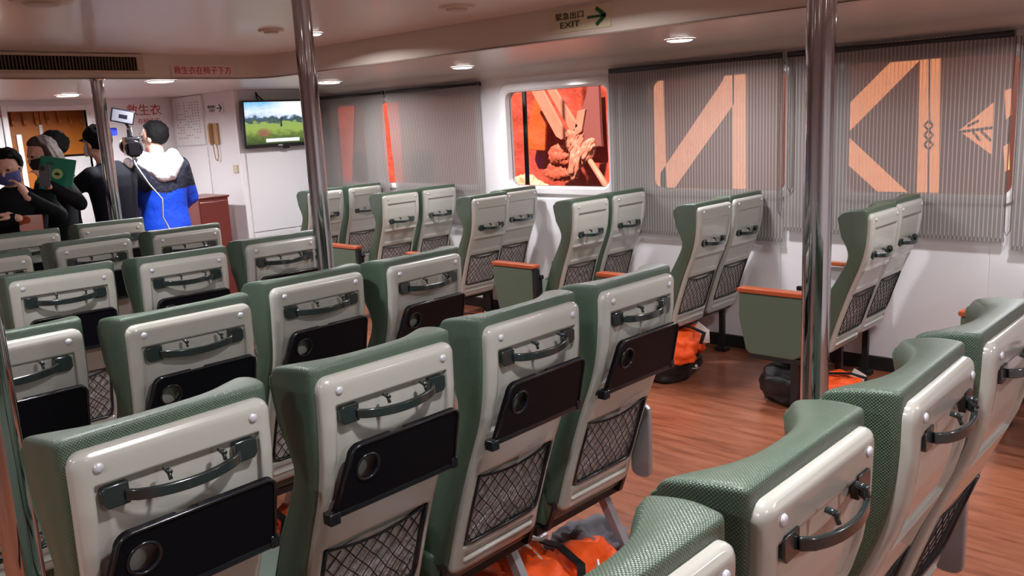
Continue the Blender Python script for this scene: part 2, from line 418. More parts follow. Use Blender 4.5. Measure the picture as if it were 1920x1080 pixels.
# far wall with the hatch in front of the wooden cupboard
HX0, HX1, HZ1 = 2.74, 3.46, CZ+.315
bm = bmesh.new()
box(bm, (XL, YF, 0), (HX0, YF+.06, ZL)); box(bm, (HX1, YF, 0), (XC, YF+.06, ZL)); box(bm, (HX0, YF, HZ1), (HX1, YF+.06, ZL))
struct(obj('wall_far', bm, 'white_wall', smooth=False))
bm = bmesh.new()
box(bm, (HX0-.05, YF-.02, 0), (HX0, YF+.06, HZ1+.05)); box(bm, (HX1, YF-.02, 0), (HX1+.05, YF+.06, HZ1+.05)); box(bm, (HX0, YF-.02, HZ1), (HX1, YF+.06, HZ1+.05))
struct(obj('door_1', bm, 'white_trim', smooth=False, bevel=.005))
for nm, a, b in (('wall_left', (XL-.1, YB, 0), (XL, YE, 2.6)), ('wall_back', (XL, YB-.1, 0), (XW+.1, YB, 2.6)), ('wall_end', (XL, YE, 0), (XW+.1, YE+.1, 2.6))):
    bm = bmesh.new(); box(bm, a, b); struct(obj(nm, bm, 'white_wall', smooth=False))
bm = bmesh.new(); box(bm, (XW-.016, YB, 0), (XW, YT, .088)); struct(obj('baseboard_right', bm, 'black_base', smooth=False, bevel=.004))
bm = bmesh.new(); box(bm, (XC, YT-.014, 0), (XW, YT, .088)); struct(obj('baseboard_front', bm, 'black_base', smooth=False, bevel=.004))
# roof slab
bm = bmesh.new(); box(bm, (XL-.1, YB-.1, 2.6), (XW+.1, YE+.1, 2.66)); struct(obj('roof', bm, 'white_wall', smooth=False))

# ---------------------------------------------------------------- blinds
def blind(y0, y1, zb, label, slant0=0, slant1=0, x=XW-.055, zt=ZWT+.005):
    t = thing('roller_blind', label, 'blind', (x, (y0+y1)/2, 0), 0, 'roller blinds on the window wall')
    cy = (y0+y1)/2
    bm = bmesh.new(); n = 60; L = bm.loops.layers.uv.verify(); G = []
    for k in range(n+1):
        f = k/n; col = []
        for j in range(9):
            g = j/8; yb0 = y0+slant0*(1-g)*1; yb1 = y1+slant1*(1-g)
            yv = yb0+(yb1-yb0)*f; z = zb+(zt-zb)*g
            col.append((bm.verts.new((.003*math.sin(yv*5+z), yv-cy, z)), yv, z))
        G.append(col)
    for a, b in zip(G, G[1:]):
        for j in range(8):
            f_ = bm.faces.new((a[j][0], b[j][0], b[j+1][0], a[j+1][0]))
            for l in f_.loops:
                for vv in (a[j], b[j], b[j+1], a[j+1]):
                    if vv[0] == l.vert: l[L].uv = (vv[1], vv[2])
    o = obj('fabric', bm, 'blind_fabric', t)
    bm = bmesh.new(); box(bm, (-.006, y0+slant0-cy, zb-.018), (.006, y1+slant1-cy, zb+.004)); obj('bottom_bar', bm, 'blind_fabric', t, smooth=False, uvbox=True)
    bm = bmesh.new(); tube(bm, [(.012, y0-cy+.01, zt-.02), (.012, y1-cy-.01, zt-.02)], .02, 12); obj('roller', bm, 'black_metal', t)  # roller coloured black for the shade under the cove
    return t
def cord(t, y, ztop, zbot, dx=-.012):
    cy = t.location.y; bm = bmesh.new()
    P = [(dx, y-cy+.014, ztop), (dx, y-cy+.02, (ztop+zbot)/2), (dx, y-cy+.018, zbot+.03), (dx, y-cy+.004, zbot), (dx, y-cy-.012, zbot+.03), (dx, y-cy-.014, (ztop+zbot)/2), (dx, y-cy-.008, ztop)]
    tube(bm, P, .0028, 6); obj('pull_cord', bm, 'grille', t)
b1 = blind(6.70, 7.78, CZ-.90, 'grey striped roller blind in the far corner beside the bulkhead')
b2 = blind(5.37, 6.66, CZ-.90, 'wide grey roller blind left of the bare window, red gap at its edge', slant1=-.075)
b3 = blind(2.59, 3.99, CZ-.868, 'grey striped roller blind just right of the bare window'); cord(b3, 2.60, ZWT-.03, CZ-.70)
b4 = blind(1.27, 2.575, CZ-.79, 'grey striped roller blind behind the front chrome pole, with orange light patches'); cord(b4, 2.53, ZWT-.03, CZ-.55)
b4b = blind(-.4, 1.235, CZ-.83, 'grey striped roller blind cut off by the right edge of the photo'); cord(b4b, 1.25, ZWT-.03, CZ-.77)
# ---------------------------------------------------------------- outside: tarpaulins, lashed canvas, added backdrop, orange shapes for light patches on the blinds
XO = 7.0
def out_poly(pts, x=XO): return [on_x(px, py, x) for px, py in pts]
def outside_shape(name, label, polys, m_, cat='strap', group=None, x=XO, th=.02, lines=()):
    t = thing(name, label, cat, (x, 0, 0), 0, group)
    for P in polys:
        bm = bmesh.new(); Q = [on_x(px, py, x) for px, py in P]
        prism(bm, [(q.y, q.z) for q in Q], (0, 0, 0), (0, 1, 0), (0, 0, 1), (1, 0, 0), th); obj('band', bm, m_, t, smooth=False)
    for Lp in lines:
        bm = bmesh.new(); tube(bm, [on_x(px, py, x)-Vector((x+.006, 0, 0)) for px, py in Lp], .006, 5); obj('dark_line', bm, 'cord_dark', t)
    return t
bm = bmesh.new(); box(bm, (8.2, -3, -1), (8.3, 13, 4.5)); tag(obj('dark_backdrop', bm, 'outside_dark', smooth=False), 'dark red-brown backdrop added outside behind the covered windows', 'tarpaulin')  # backdrop added to keep the view between the light patches dark
outside_shape('light_patch', 'orange shapes added for zigzag light patch on the blind next to the bare window',  # added orange shapes stand for light passing through this blind
          [[(1214, 120), (1242, 120), (1251, 380), (1223, 380)], [(1238, 357), (1238, 325), (1356, 150), (1366, 120), (1376, 120), (1376, 195), (1262, 357), (1250, 372)],
           [(1373, 115), (1398, 115), (1399, 380), (1374, 380)]], 'light_patch_peach', group='orange light patches on blinds')
zz = []
for k in range(3):
    y = 225+k*18
    zz += [[(1742, y), (1750, y+9), (1742, y+18), (1733, y+9), (1742, y)]]
outside_shape('light_patch', 'orange upright and slants added as light patch on the blind behind the front chrome pole',  # upright and slants added to draw the orange light patch
          [[(1726, 80), (1742, 80), (1740, 390), (1718, 390)], [(1744, 80), (1764, 80), (1759, 390), (1742, 390)],
           [(1571, 215), (1686, 100), (1700, 85), (1726, 85), (1726, 112), (1587, 252), (1571, 252)],
           [(1569, 254), (1586, 254), (1706, 366), (1720, 380), (1668, 380), (1569, 290)]], 'light_patch_orange', group='orange light patches on blinds', lines=[[(1743, 80), (1743, 224)], [(1741, 280), (1741, 390)]]+zz)
outside_shape('light_patch_small', 'small orange triangle added outside as a light patch, left of the right-hand window edge',  # triangle added as another patch of orange light
          [[(1798, 245), (1863, 192), (1859, 290)]], 'light_patch_orange', cat='canvas', lines=[[(1800, 246), (1861, 238)], [(1825, 246), (1838, 262)], [(1840, 244), (1858, 262)], [(1815, 235), (1835, 225)]])
outside_shape('light_patch_small', 'narrow orange strips added outside as light patches at the far right window edge', [[(1884, 170), (1896, 165), (1896, 215), (1886, 225)], [(1881, 275), (1892, 268), (1892, 318), (1884, 322)]], 'light_patch_orange', cat='canvas')  # strips added as narrow patches of light
outside_shape('red_tarpaulin', 'glossy red tarpaulin sheet seen outside through the bare window', [[(930, 140), (1165, 130), (1165, 375), (930, 372)]], 'tarp_red', cat='tarpaulin', x=7.5)
outside_shape('red_tarpaulin', 'red tarpaulin outside glowing through the two blinds in the corner', [[(596, 190), (665, 184), (660, 352), (604, 352)], [(700, 182), (745, 176), (758, 352), (712, 354)]], 'tarp_red', cat='tarpaulin', x=7.5)
def crumple(bm, pts, rad, n=12, amp=.25, sc_=9):
    tube(bm, pts, rad, n)
    for v in bm.verts:
        v.co += Vector((noise(v.co*sc_), noise(v.co*sc_+Vector((5, 0, 0))), noise(v.co*sc_+Vector((0, 7, 0)))))*amp
def OX(px, py, x=7.05): return on_x(px, py, x)
t = thing('lashed_canvas', 'peach canvas straps knotted around a bundle outside the bare window', 'canvas', (0, 0, 0))
for P in ([(990, 150), (1014, 150), (1070, 255), (1058, 262), (1048, 256)], [(1020, 150), (1036, 150), (1090, 236), (1076, 248)], [(1088, 208), (1103, 204), (1096, 246), (1080, 258)]):
    Q = [OX(*p) for p in P]; bm = bmesh.new(); prism(bm, [(q.y, q.z) for q in Q], (7.0, 0, 0), (0, 1, 0), (0, 0, 1), (1, 0, 0), .03); obj('band', bm, 'canvas_peach', t, smooth=False, bevel=.006)
def cblob(name, c, r, amp, sc_, seed, m_, parent, x=7.05, rot=0):
    bm = bmesh.new(); g = bmesh.ops.create_icosphere(bm, subdivisions=5, radius=1); cc = OX(c[0], c[1], x)
    for v in g['verts']:
        d = v.co.copy(); amp_ = amp*.42; k = 1+amp_*noise(d*sc_+Vector((seed, 0, 0)))+amp_*.6*noise(Vector((d.x*sc_*1.5, d.y*sc_*3.2, d.z*sc_*1.2+seed)))+amp_*.25*abs(noise(d*sc_*4+Vector((0, seed, 0))))
        v.co = Vector((d.x*r[0]*k, d.y*r[1]*k, d.z*r[2]*k))
    bmesh.ops.rotate(bm, verts=bm.verts, cent=(0, 0, 0), matrix=Matrix.Rotation(R(rot), 3, 'X'))
    for v in bm.verts: v.co += cc
    return obj(name, bm, m_, parent)
cblob('knot', (1078, 262), (.06, .11, .13), .7, 1.6, 3, 'canvas_peach', t, rot=30)
cblob('knot', (1100, 285), (.07, .08, .15), .6, 1.8, 8, 'canvas_peach', t, rot=35)
cblob('hanging_fold', (1078, 305), (.05, .07, .17), .8, 1.7, 12, 'canvas_peach', t, x=7.0, rot=12)
cblob('hanging_fold', (1050, 290), (.05, .15, .10), .9, 1.5, 15, 'canvas_mid', t, x=7.15)
cblob('hanging_fold', (1048, 322), (.05, .20, .09), .8, 1.7, 19, 'canvas_mid', t, x=7.2)
bm = bmesh.new(); tube(bm, [OX(1104, 298), OX(1128, 335), OX(1150, 370)], [.028, .034, .045], 10); obj('rope_end', bm, 'canvas_peach', t)
Q = [OX(*p, 7.3) for p in ((1003, 172), (1016, 160), (1024, 200), (1021, 283), (992, 281), (985, 264))]; bm = bmesh.new(); prism(bm, [(q.y, q.z) for q in Q], (7.3, 0, 0), (0, 1, 0), (0, 0, 1), (1, 0, 0), .04)
tag(obj('orange_canvas', bm, 'tarp_orange', smooth=False, bevel=.01), 'bright orange canvas flap hanging outside beside the dark post', 'canvas')
Q = [OX(*p, 7.35) for p in ((1104, 160), (1122, 158), (1126, 250), (1128, 275), (1092, 276), (1088, 215))]; bm = bmesh.new(); prism(bm, [(q.y, q.z) for q in Q], (7.35, 0, 0), (0, 1, 0), (0, 0, 1), (1, 0, 0), .04)
tag(obj('mauve_board', bm, 'panel_mauve', smooth=False), 'mauve board outside at the upper right of the bare window', 'board')
cs = cblob('crumpled_glow', (1000, 352), (.08, .26, .12), .8, 1.6, 25, 'glow_pale', None, x=7.0, rot=25); tag(cs, 'pale crumpled shape added for the bright glow at the bottom left of the bare window', 'glow')  # pale lump added for the bright glow low in the window
p0, p1 = OX(981, 120, 6.2), OX(991, 380, 6.2); p0 = p0+(p0-p1)*1.5; p1 = p1+(p1-p0)*.72; p1.z = -1
bm = bmesh.new(); tube(bm, [p0, (p0+p1)/2, p1], .022, 10); tag(obj('guard_post', bm, 'black_metal'), 'thin dark vertical post outside the bare window', 'post')
bm = bmesh.new(); box(bm, (5.48, -3, -1.05), (8.2, 13, -1)); struct(obj('quay_ground', bm, 'outside_dark', smooth=False))

# ---------------------------------------------------------------- ceiling fittings
def downlight(x, y, z, label, square=False, s=.075, watts=None, col=(.97, .97, 1)):
    t = thing('downlight', label, 'ceiling light', (x, y, z), 0, 'ceiling downlights')
    sh = rrect(-s, -s, s, s, .012, 3) if square else [(s*math.cos(2*PI*k/28), s*math.sin(2*PI*k/28)) for k in range(28)]
    bm = bmesh.new(); n = len(sh)
    A = [bm.verts.new((p[0]*1.22, p[1]*1.22, -.001)) for p in sh]; B = [bm.verts.new((p[0]*1.15, p[1]*1.15, -.01)) for p in sh]; D = [bm.verts.new((p[0], p[1], -.008)) for p in sh]
    for X, Y in ((A, B), (B, D)):
        for k in range(n): bm.faces.new((X[k], X[(k+1) % n], Y[(k+1) % n], Y[k]))
    obj('trim_ring', bm, 'white_trim', t)
    bm = bmesh.new(); A = [bm.verts.new((p[0], p[1], -.008)) for p in sh]; B = [bm.verts.new((p[0]*.8, p[1]*.8, -.014)) for p in sh]
    for k in range(n): bm.faces.new((A[k], A[(k+1) % n], B[(k+1) % n], B[k]))
    bm.faces.new(B); obj('diffuser', bm, 'lamp_on', t)
    l = bpy.data.lights.new('lamp', 'AREA'); l.shape = 'SQUARE' if square else 'DISK'; l.size = s*2; l.energy = watts or LAMP_E; l.color = col; l.spread = R(165)
    lo_ = bpy.data.objects.new('lamp', l); C.objects.link(lo_); lo_.parent = t; lo_.location = (0, 0, -.022)
    return t
for k, (x, y, lb) in enumerate(((4.5, .9, 'lit round ceiling downlight above the windows, out of view at the right'), (4.5, 2.84, 'lit round ceiling downlight right of the green arrow sign'),
                                (4.66, 4.87, 'lit round ceiling downlight left of the green arrow sign'))):
    downlight(x, y, ZL, lb)
downlight(4.66, 6.62, ZL, 'lit square ceiling downlight just right of the middle chrome pole', True)
downlight(2.99, 6.38, ZL, 'lit square ceiling downlight below the red lettered strip', True, watts=34)
downlight(3.0, 8.26, ZL, 'lit square ceiling downlight over the wooden cupboard', True, watts=38)
downlight(4.95, 7.2, ZL, 'square ceiling downlight in front of the television corner', True, watts=3) if False else None
downlight(3.2, 4.67, ZR, 'round downlight in the raised ceiling half hidden by the middle chrome pole', s=.05)
for x, y, w in ((3.2, 2.7, 'over the window side aisle'), (3.2, .75, 'over the aisle beside the trayless row'), (1.0, 2.55, 'over the second tray row'), (1.1, .6, 'straight over the trayless row'), (-1.1, 2.6, 'left of the second tray row'),
                (-1.0, .6, 'left of the trayless row'), (-1.0, 4.6, 'far left beyond the photo'), (3.2, -1.2, 'behind the camera on the right'), (1.1, -1.3, 'behind the camera')):
    downlight(x, y, ZR, 'raised ceiling downlight outside the picture, '+w, s=.06, watts=13 if x > 3 and y > 0 else None)
for x, y, s, lb in ((1.4, 3.99, .13, 'round ceiling speaker plate at the top left corner'), (2.86, 4.6, .075, 'small round ceiling plate left of the middle chrome pole'), (3.2, 3.36, .10, 'round ceiling plate above the blinds, left of the arrow sign')):
    t = thing('ceiling_plate', lb, 'ceiling plate', (x, y, ZR), 0)
    bm = bmesh.new(); bmesh.ops.create_cone(bm, cap_ends=True, segments=32, radius1=s*.9, radius2=s, depth=.014, matrix=Matrix.Translation((0, 0, -.007))); obj('rim', bm, 'fascia', t, smooth='auto')
    bm = bmesh.new(); bmesh.ops.create_cone(bm, cap_ends=True, segments=32, radius1=s*.5, radius2=s*.62, depth=.012, matrix=Matrix.Translation((0, 0, -.018))); obj('centre_disc', bm, 'grille_frame', t, smooth='auto')
# ventilation grille on the fascia
t = thing('ventilation_grille', 'long dark slatted air grille on the ceiling step at upper left', 'vent', (1.70, YI, CZ+.523), 0)
bm = bmesh.new(); box(bm, (-1.05, .0, -.05), (1.05, .004, .05)); obj('backing', bm, 'cord_dark', t, smooth=False)
bm = bmesh.new()
box(bm, (-1.09, -.02, .046), (1.09, 0, .066)); box(bm, (-1.09, -.02, -.066), (1.09, 0, -.046)); box(bm, (-1.09, -.02, -.046), (-1.055, 0, .046)); box(bm, (1.04, -.02, -.046), (1.09, 0, .046))
obj('frame', bm, 'grille_frame', t, smooth=False, bevel=.003)
bm = bmesh.new(); box(bm, (-.0035, -.016, -.047), (.0035, -.002, .047)); s0 = obj('slat', bm, 'grille', t, smooth=False)
s0.location.x = -1.04; s0.rotation_euler.z = .3
for k in range(1, 96):
    s = s0.copy(); C.objects.link(s); s.location.x = -1.04+k*2.08/96
bm = bmesh.new(); box(bm, (2.99, YI-.006, CZ+.436), (3.49, YI, CZ+.52))
t = tag(obj('notice_strip', bm, 'sign_pink', smooth=False), 'pink strip with red Chinese lettering on the ceiling step', 'sign')
UPX = Matrix(((1, 0, 0, 0), (0, 0, -1, 0), (0, 1, 0, 0), (0, 0, 0, 1)))    # text facing -Y
text('lettering', '救生衣在椅子下方', .062, 'red_ink', Matrix.Translation((3.24, YI-.007, CZ+.478)) @ UPX, t, sx=.93)
# exit sign on fascia (faces -X)
FX = Matrix(((0, 0, -1, 0), (-1, 0, 0, 0), (0, 1, 0, 0), (0, 0, 0, 1)))    # text facing -X, reading towards -Y
def sign_x(X, y0, y1, z0, z1, label, big=True, m_='sign_cream'):
    bm = bmesh.new(); box(bm, (X-.006, y0, z0), (X, y1, z1)); s = tag(obj('exit_sign', bm, m_, smooth=False), label, 'sign')
    w = y1-y0; h = z1-z0; cz = (z0+z1)/2; yl = y1-w*.35
    text('lettering', '緊急出口', h*.34, 'sign_dark', Matrix.Translation((X-.008, yl, cz+h*.17)) @ FX, s, sx=1.25)
    text('lettering', 'EXIT', h*.38, 'sign_dark', Matrix.Translation((X-.008, yl, cz-h*.20)) @ FX, s, sx=1.5)
    bm = bmesh.new(); ya = y0+w*.36; k = h*.36
    def L(a, b, c, d, wd):
        p = Vector((0, a, b)); q = Vector((0, c, d)); e = (q-p).normalized(); nn = Vector((0, -e.z, e.y))*wd/2
        f = [bm.verts.new(v+Vector((X-.009, 0, 0))) for v in (p+nn, q+nn, q-nn, p-nn)]; bm.faces.new(f)
    L(ya, cz, y0+w*.10, cz, h*.11); L(y0+w*.22, cz+k, y0+w*.07, cz-.02*h, h*.17); L(y0+w*.22, cz-k, y0+w*.07, cz+.02*h, h*.17)
    obj('arrow', bm, 'sign_green', s, smooth=False)
    return s
sign_x(XI, 2.78, 3.20, ZL+.035, ZL+.155, 'cream EXIT sign with green arrow on the ceiling step at top centre')
sign_x(XC, 8.03, 8.38, CZ+.215, CZ+.315, 'small pale EXIT sign with green arrow above the wall telephone', m_='sign_white')

# ---------------------------------------------------------------- chrome poles
def pole(x, y, ztop, label, r=.0425):
    t = thing('chrome_pole', label, 'pole', (x, y, 0), 0, 'stainless poles from floor to ceiling')
    bm = bmesh.new(); tube(bm, [(0, 0, .012), (0, 0, ztop)], r, 32); obj('tube', bm, 'chrome', t, smooth='auto')
    bm = bmesh.new(); bmesh.ops.create_cone(bm, cap_ends=True, segments=32, radius1=r*1.7, radius2=r*1.55, depth=.012, matrix=Matrix.Translation((0, 0, .006))); obj('floor_flange', bm, 'chrome', t, smooth='auto')
    bm = bmesh.new(); bmesh.ops.create_cone(bm, cap_ends=True, segments=32, radius1=r*1.2, radius2=r*1.5, depth=.01, matrix=Matrix.Translation((0, 0, ztop-.005))); obj('ceiling_collar', bm, 'chrome', t, smooth='auto')
pole(2.53, 1.115, ZR, 'thick chrome pole in the aisle, nearest on the right side')
pole(2.30, 3.43, ZR, 'chrome pole in the middle, standing before the television')
pole(2.47, 6.24, ZL, 'farthest chrome pole, in front of the camera operator')
pole(.55, 2.235, ZR, 'chrome pole cut by the left edge in the bottom left corner')

# ================================================================ SEATS
ZS = 1.13
def rear(t):
    P = [(-.09, .002), (0, 0), (.08, .002), (.16, .012), (.22, .028), (.28, .052), (.34, .078), (.40, .102), (.52, .143), (.65, .184), (.76, .214)]
    for (a, b), (c, d) in zip(P, P[1:]):
        if t <= c: return b+(d-b)*(t-a)/(c-a)
    return P[-1][1]
def cushion_bm():
    bm = bmesh.new(); us = [-1, -.90, -.75, -.58, -.4, -.2, 0, .2, .4, .58, .75, .90, 1]; vs = [0, .16, .4, .65, .86, 1]
    ts = [-.056, -.040, -.012, .02, .06, .10, .14, .19, .24, .30, .38, .50, .62, .69, .71]
    def thick(t, u):
        P = [(-.09, .068), (.0, .080), (.09, .075), (.18, .052), (.26, .055), (.40, .07), (.72, .085)]
        W = [(-.09, .09), (.0, .102), (.09, .075), (.18, .025), (.26, .03), (.40, .035), (.72, .02)]
        def ip(Q):
            for (a, b), (c, d) in zip(Q, Q[1:]):
                if t <= c: return b+(d-b)*(t-a)/(c-a)
            return Q[-1][1]
        return ip(P)+ip(W)*abs(u)**2.8*(1-.26*sstep(.78, 1.0, abs(u)))
    def pos(u, v, t):
        hw = (.214-.008*sstep(.1, .25, t)+.004*sstep(.3, .6, t))*(.945+.055*sstep(0, .45, v))
        yr = rear(t)+.014; yf = yr+thick(t, u)
        z = ZS-t
        if t < -.05: yf -= .012
        elif t < -.03: yf -= .004
        if t < .0: z += (.006*math.sin(PI*v)-.010*v-.004*v*abs(u)**1.5)*min(1, -t/.04)
        return Vector((u*hw, yr+(yf-yr)*v, z))
    nu, nv, nt_ = len(us), len(vs), len(ts); V = {}
    def gv(i, j, k):
        if (i, j, k) not in V: V[(i, j, k)] = bm.verts.new(pos(us[i], vs[j], ts[k]))
        return V[(i, j, k)]
    for k in range(nt_-1):
        for i in range(nu-1):
            for j in (0, nv-1): bm.faces.new((gv(i, j, k), gv(i+1, j, k), gv(i+1, j, k+1), gv(i, j, k+1)))
        for j in range(nv-1):
            for i in (0, nu-1): bm.faces.new((gv(i, j, k), gv(i, j+1, k), gv(i, j+1, k+1), gv(i, j, k+1)))
    for i in range(nu-1):
        for j in range(nv-1):
            for k in (0, nt_-1): bm.faces.new((gv(i, j, k), gv(i+1, j, k), gv(i+1, j+1, k), gv(i, j+1, k)))
    pip = []
    for s in (-1, 1):
        P = [pos(s*.985, v, -.047)+Vector((-s*.002, 0, -.004)) for v in (.12, .35, .6, .85)]+[pos(s, 1, t)+Vector((-s*.002, -.006, 0)) for t in (-.025, -.005, .03, .09, .14, .19, .24, .30, .38, .5)]
        pip.append(P)
    return bm, pip
def panel_bm(kind):
    hw, rc = .189, .022; T0, T1 = -.027, .735
    bm = bmesh.new(); G = []
    et = [.034, .262, .405, .645, .672, .690, .700] if kind == 'tray' else [.044, .205, .269, .285, .37, .405, .645, .672, .690, .700]
    ex = [.150, .158, .160]
    TS = sorted(set([round(T0+(T1-T0)*j/84, 4) for j in range(85)]+[e+d for e in et for d in (-.002, 0, .002)]+[T0+d for d in (.001, .003, .006)]))
    XS = sorted(set([round(2*i/40-1, 4) for i in range(41)]+[q*(e+d)/hw for q in (-1, 1) for e in ex for d in (-.002, 0, .002)]))
    nu = len(XS)-1
    for t in TS:
        w = hw-.008*sstep(.1, .3, t)
        e = min(t-T0, T1-t)
        if e < rc: w = w-rc+math.sqrt(max(0, rc*rc-(rc-e)**2))
        row = []
        for i in range(nu+1):
            x = XS[i]*w
            edge = min(w-abs(x), e+.004)
            d = .010-.007*(1-sstep(0, .016, edge))
            if kind == 'tray':
                d -= .012*rect01(x, t, -.160, .160, .034, .262, .002)
                d += .0025*rect01(x, t, -.12, .12, .10, .24, .02)
            else:
                d -= .009*rect01(x, t, -.150, .150, .044, .205, .002)
                d += .006*rect01(x, t, -.17, .17, .262, .276, .008)
                d -= .004*rect01(x, t, -.150, .150, .285, .37, .006)
            d -= .022*rect01(x, t, -.158, .158, .405, .645, .003)
            d -= .006*rect01(x, t, -.150, .150, .672, .690, .002)
            d += .006*rect01(x, t, -.150, .150, .692, .700, .003)
            row.append(bm.verts.new((x, rear(t)-d, ZS-t)))
        G.append(row)
    for a, b in zip(G, G[1:]):
        for i in range(nu): bm.faces.new((a[i], a[i+1], b[i+1], b[i]))
    loop = G[0]+[r[-1] for r in G[1:-1]]+G[-1][::-1]+[r[0] for r in G[1:-1]][::-1]
    cx, cz = 0, ZS-.34; prev = loop
    for off, dy in ((.003, .003), (.005, .009), (.005, .030)):
        nx = []
        for k, v in enumerate(loop):
            a = loop[k-1].co; b = loop[(k+1) % len(loop)].co; d = b-a; nrm = Vector((d.z, 0, -d.x))
            if nrm.length < 1e-6: nrm = Vector((v.co.x, 0, v.co.z-cz))
            nrm.normalize()
            if nrm.dot(Vector((v.co.x, 0, v.co.z-cz))) < 0: nrm = -nrm
            nx.append(bm.verts.new(v.co+nrm*off+Vector((0, dy, 0))))
        for k in range(len(loop)): bm.faces.new((prev[k], prev[(k+1) % len(loop)], nx[(k+1) % len(loop)], nx[k]))
        prev = nx
    return bm
def net_bm(z_off):
    bm = bmesh.new(); X0, X1, T0, T1 = -.152, .152, .410, .640
    def sag(x): return T0+.022*(1-(x/X1)**2)
    def P(x, t):
        tt = max(t, sag(x)); return Vector((x, rear(tt)-.006-.010*math.sin(PI*(x-X0)/(X1-X0))*math.sin(PI*(tt-T0)/(T1-T0)), ZS-tt))
    n = 12; W = X1-X0; H = T1-T0; st = W/7.5
    for s in (1, -1):
        for k in range(-12, 13):
            pts = []
            for q in range(13):
                t = T0+H*q/12; x = (X0 if s > 0 else X1)+s*(k*st+(t-T0)*.85*(1+.03*math.sin(q*1.3+k)))
                if X0 <= x <= X1 and t >= sag(x)-.004: pts.append(P(x, t))
            if len(pts) > 1: tube(bm, pts, .0019, 4, cap=False)
    pts = [P(X0+W*q/12, sag(X0+W*q/12)) for q in range(13)]; tube(bm, pts, .0035, 6)
    return bm
def seat(kind):
    """kind: 'tray' with folding tray, 'bare' same shell without tray, 'window' lower grip"""
    t = thing('ferry_seat', 'x', 'seat', (0, 0, 0), 0)
    dz = -.045 if kind == 'window' else 0
    bm, pip = cushion_bm(); cu = obj('backrest', bm, 'green_vinyl', t, sub=2, uvbox=True); cu.location.z = dz
    for P in pip: bm = bmesh.new(); tube(bm, P, .0030, 6); obj('piping', bm, 'green_piping', cu)
    pn = obj('back_shell', panel_bm('tray' if kind != 'window' else 'window'), 'shell', t); pn.location.z = dz
    for s in (-1, 1):
        bm = bmesh.new(); ball(bm, (s*.150, -.011, ZS), (.0095, .005, .0095), 12, 8); obj('screw', bm, 'screw', pn)
    # pocket
    bm = bmesh.new(); G = []
    for j in range(13):
        row = []
        for i in range(17):
            x = -.15+.3*i/16; tt = .42+.215*j/12
            row.append(bm.verts.new((x, rear(tt)+.004-.008*noise(Vector((x*14, tt*14, 3)))-.004, ZS-tt)))
        G.append(row)
    for a, b in zip(G, G[1:]):
        for i in range(16): bm.faces.new((a[i], a[i+1], b[i+1], b[i]))
    obj('pocket_filling', bm, 'lining', pn)
    nt_ = obj('pocket_net', net_bm(0), 'net_cord', pn)
    bm = bmesh.new()
    P = [Vector((x, rear(tt)-.008, ZS-tt)) for x, tt in ((-.154, .408), (-.155, .5), (-.156, .60), (-.150, .632), (-.13, .641), (0, .643), (.13, .641), (.150, .632), (.156, .60), (.155, .5), (.154, .408))]
    tube(bm, P, .0055 if kind != 'window' else .004, 8); obj('net_frame', bm, 'black_plastic', pn)
    # grip
    th = .058 if kind == 'tray' else .045 if kind == 'bare' else .19
    yh = rear(th)-.004; bm = bmesh.new(); s_ = 1 if kind != 'window' else .86
    for s in (-1, 1):
        prism(bm, [(-.024, -.022), (.016, -.022), (.024, -.012), (.024, .014), (.018, .020), (-.024, .020)] if s > 0 else [(-.016, -.022), (.024, -.022), (.024, .020), (-.018, .020), (-.024, .014), (-.024, -.012)],
              (s*.128*s_, yh+.004, ZS-th), (1, 0, 0), (0, 0, 1), (0, -1, 0), .015)
    P = []
    for q in range(15):
        f = q/14; x = (-.112+.224*f)*s_; P.append(Vector((x, yh-.012-.034*min(1, max(0, math.sin(PI*f))**.55), ZS-th-.004-.006*math.sin(PI*f))))
    rectbar(bm, P, .009, .021)
    h = obj('grab_handle', bm, 'handle', t, smooth='auto', bevel=.0025); h.location.z = dz
    for x in (-.042, .066):
        bm = bmesh.new(); tube(bm, [(x*s_, yh-.040, ZS-th+.006), (x*s_, yh-.034, ZS-th+.020)], .004, 8)
        tube(bm, [(x*s_, yh-.040, ZS-th+.020), (x*s_, yh-.020, ZS-th+.024)], .0055, 8); obj('coat_hook', bm, 'handle', h)
    if kind == 'tray':
        HT = .278; yb = rear(HT)-.038; a = R(11)
        bm = bmesh.new()
        X0, X1, H = -.148, .176, .152
        outl = []
        for cx, cz, aa in ((X1-.02, H-.02, 0), (X0+.028, H-.028, 90)):
            r = .02 if cx > 0 else .028
            for k in range(6): q = R(aa+90*k/5); outl.append((cx+r*math.cos(q), cz+r*math.sin(q)))
        outl += [(X0-.022, .04), (X0-.036, .0), (X1, .0)]
        # notch in the middle of the top edge
        P = outl[:6]+[(.012, H), (.008, H-.006), (-.028, H-.006), (-.032, H)]+outl[6:]
        hc, hz, hr = -.098, .090, .031
        A = [bm.verts.new((p[0], 0, p[1])) for p in P]; Hh = [bm.verts.new((hc+hr*math.cos(2*PI*k/24), 0, hz+hr*math.sin(2*PI*k/24))) for k in range(24)]
        eds = [bm.edges.new((A[i], A[(i+1) % len(A)])) for i in range(len(A))]+[bm.edges.new((Hh[i], Hh[(i+1) % 24])) for i in range(24)]
        bmesh.ops.triangle_fill(bm, edges=eds, use_beauty=True)
        g = bmesh.ops.extrude_face_region(bm, geom=list(bm.faces))
        for v in g['geom']:
            if isinstance(v, bmesh.types.BMVert): v.co.y -= .014
        tr = obj('tray_table', bm, 'tray', t, smooth=False, bevel=.0025)
        tr.location = (0, yb, ZS-HT+.004); tr.rotation_euler.x = a
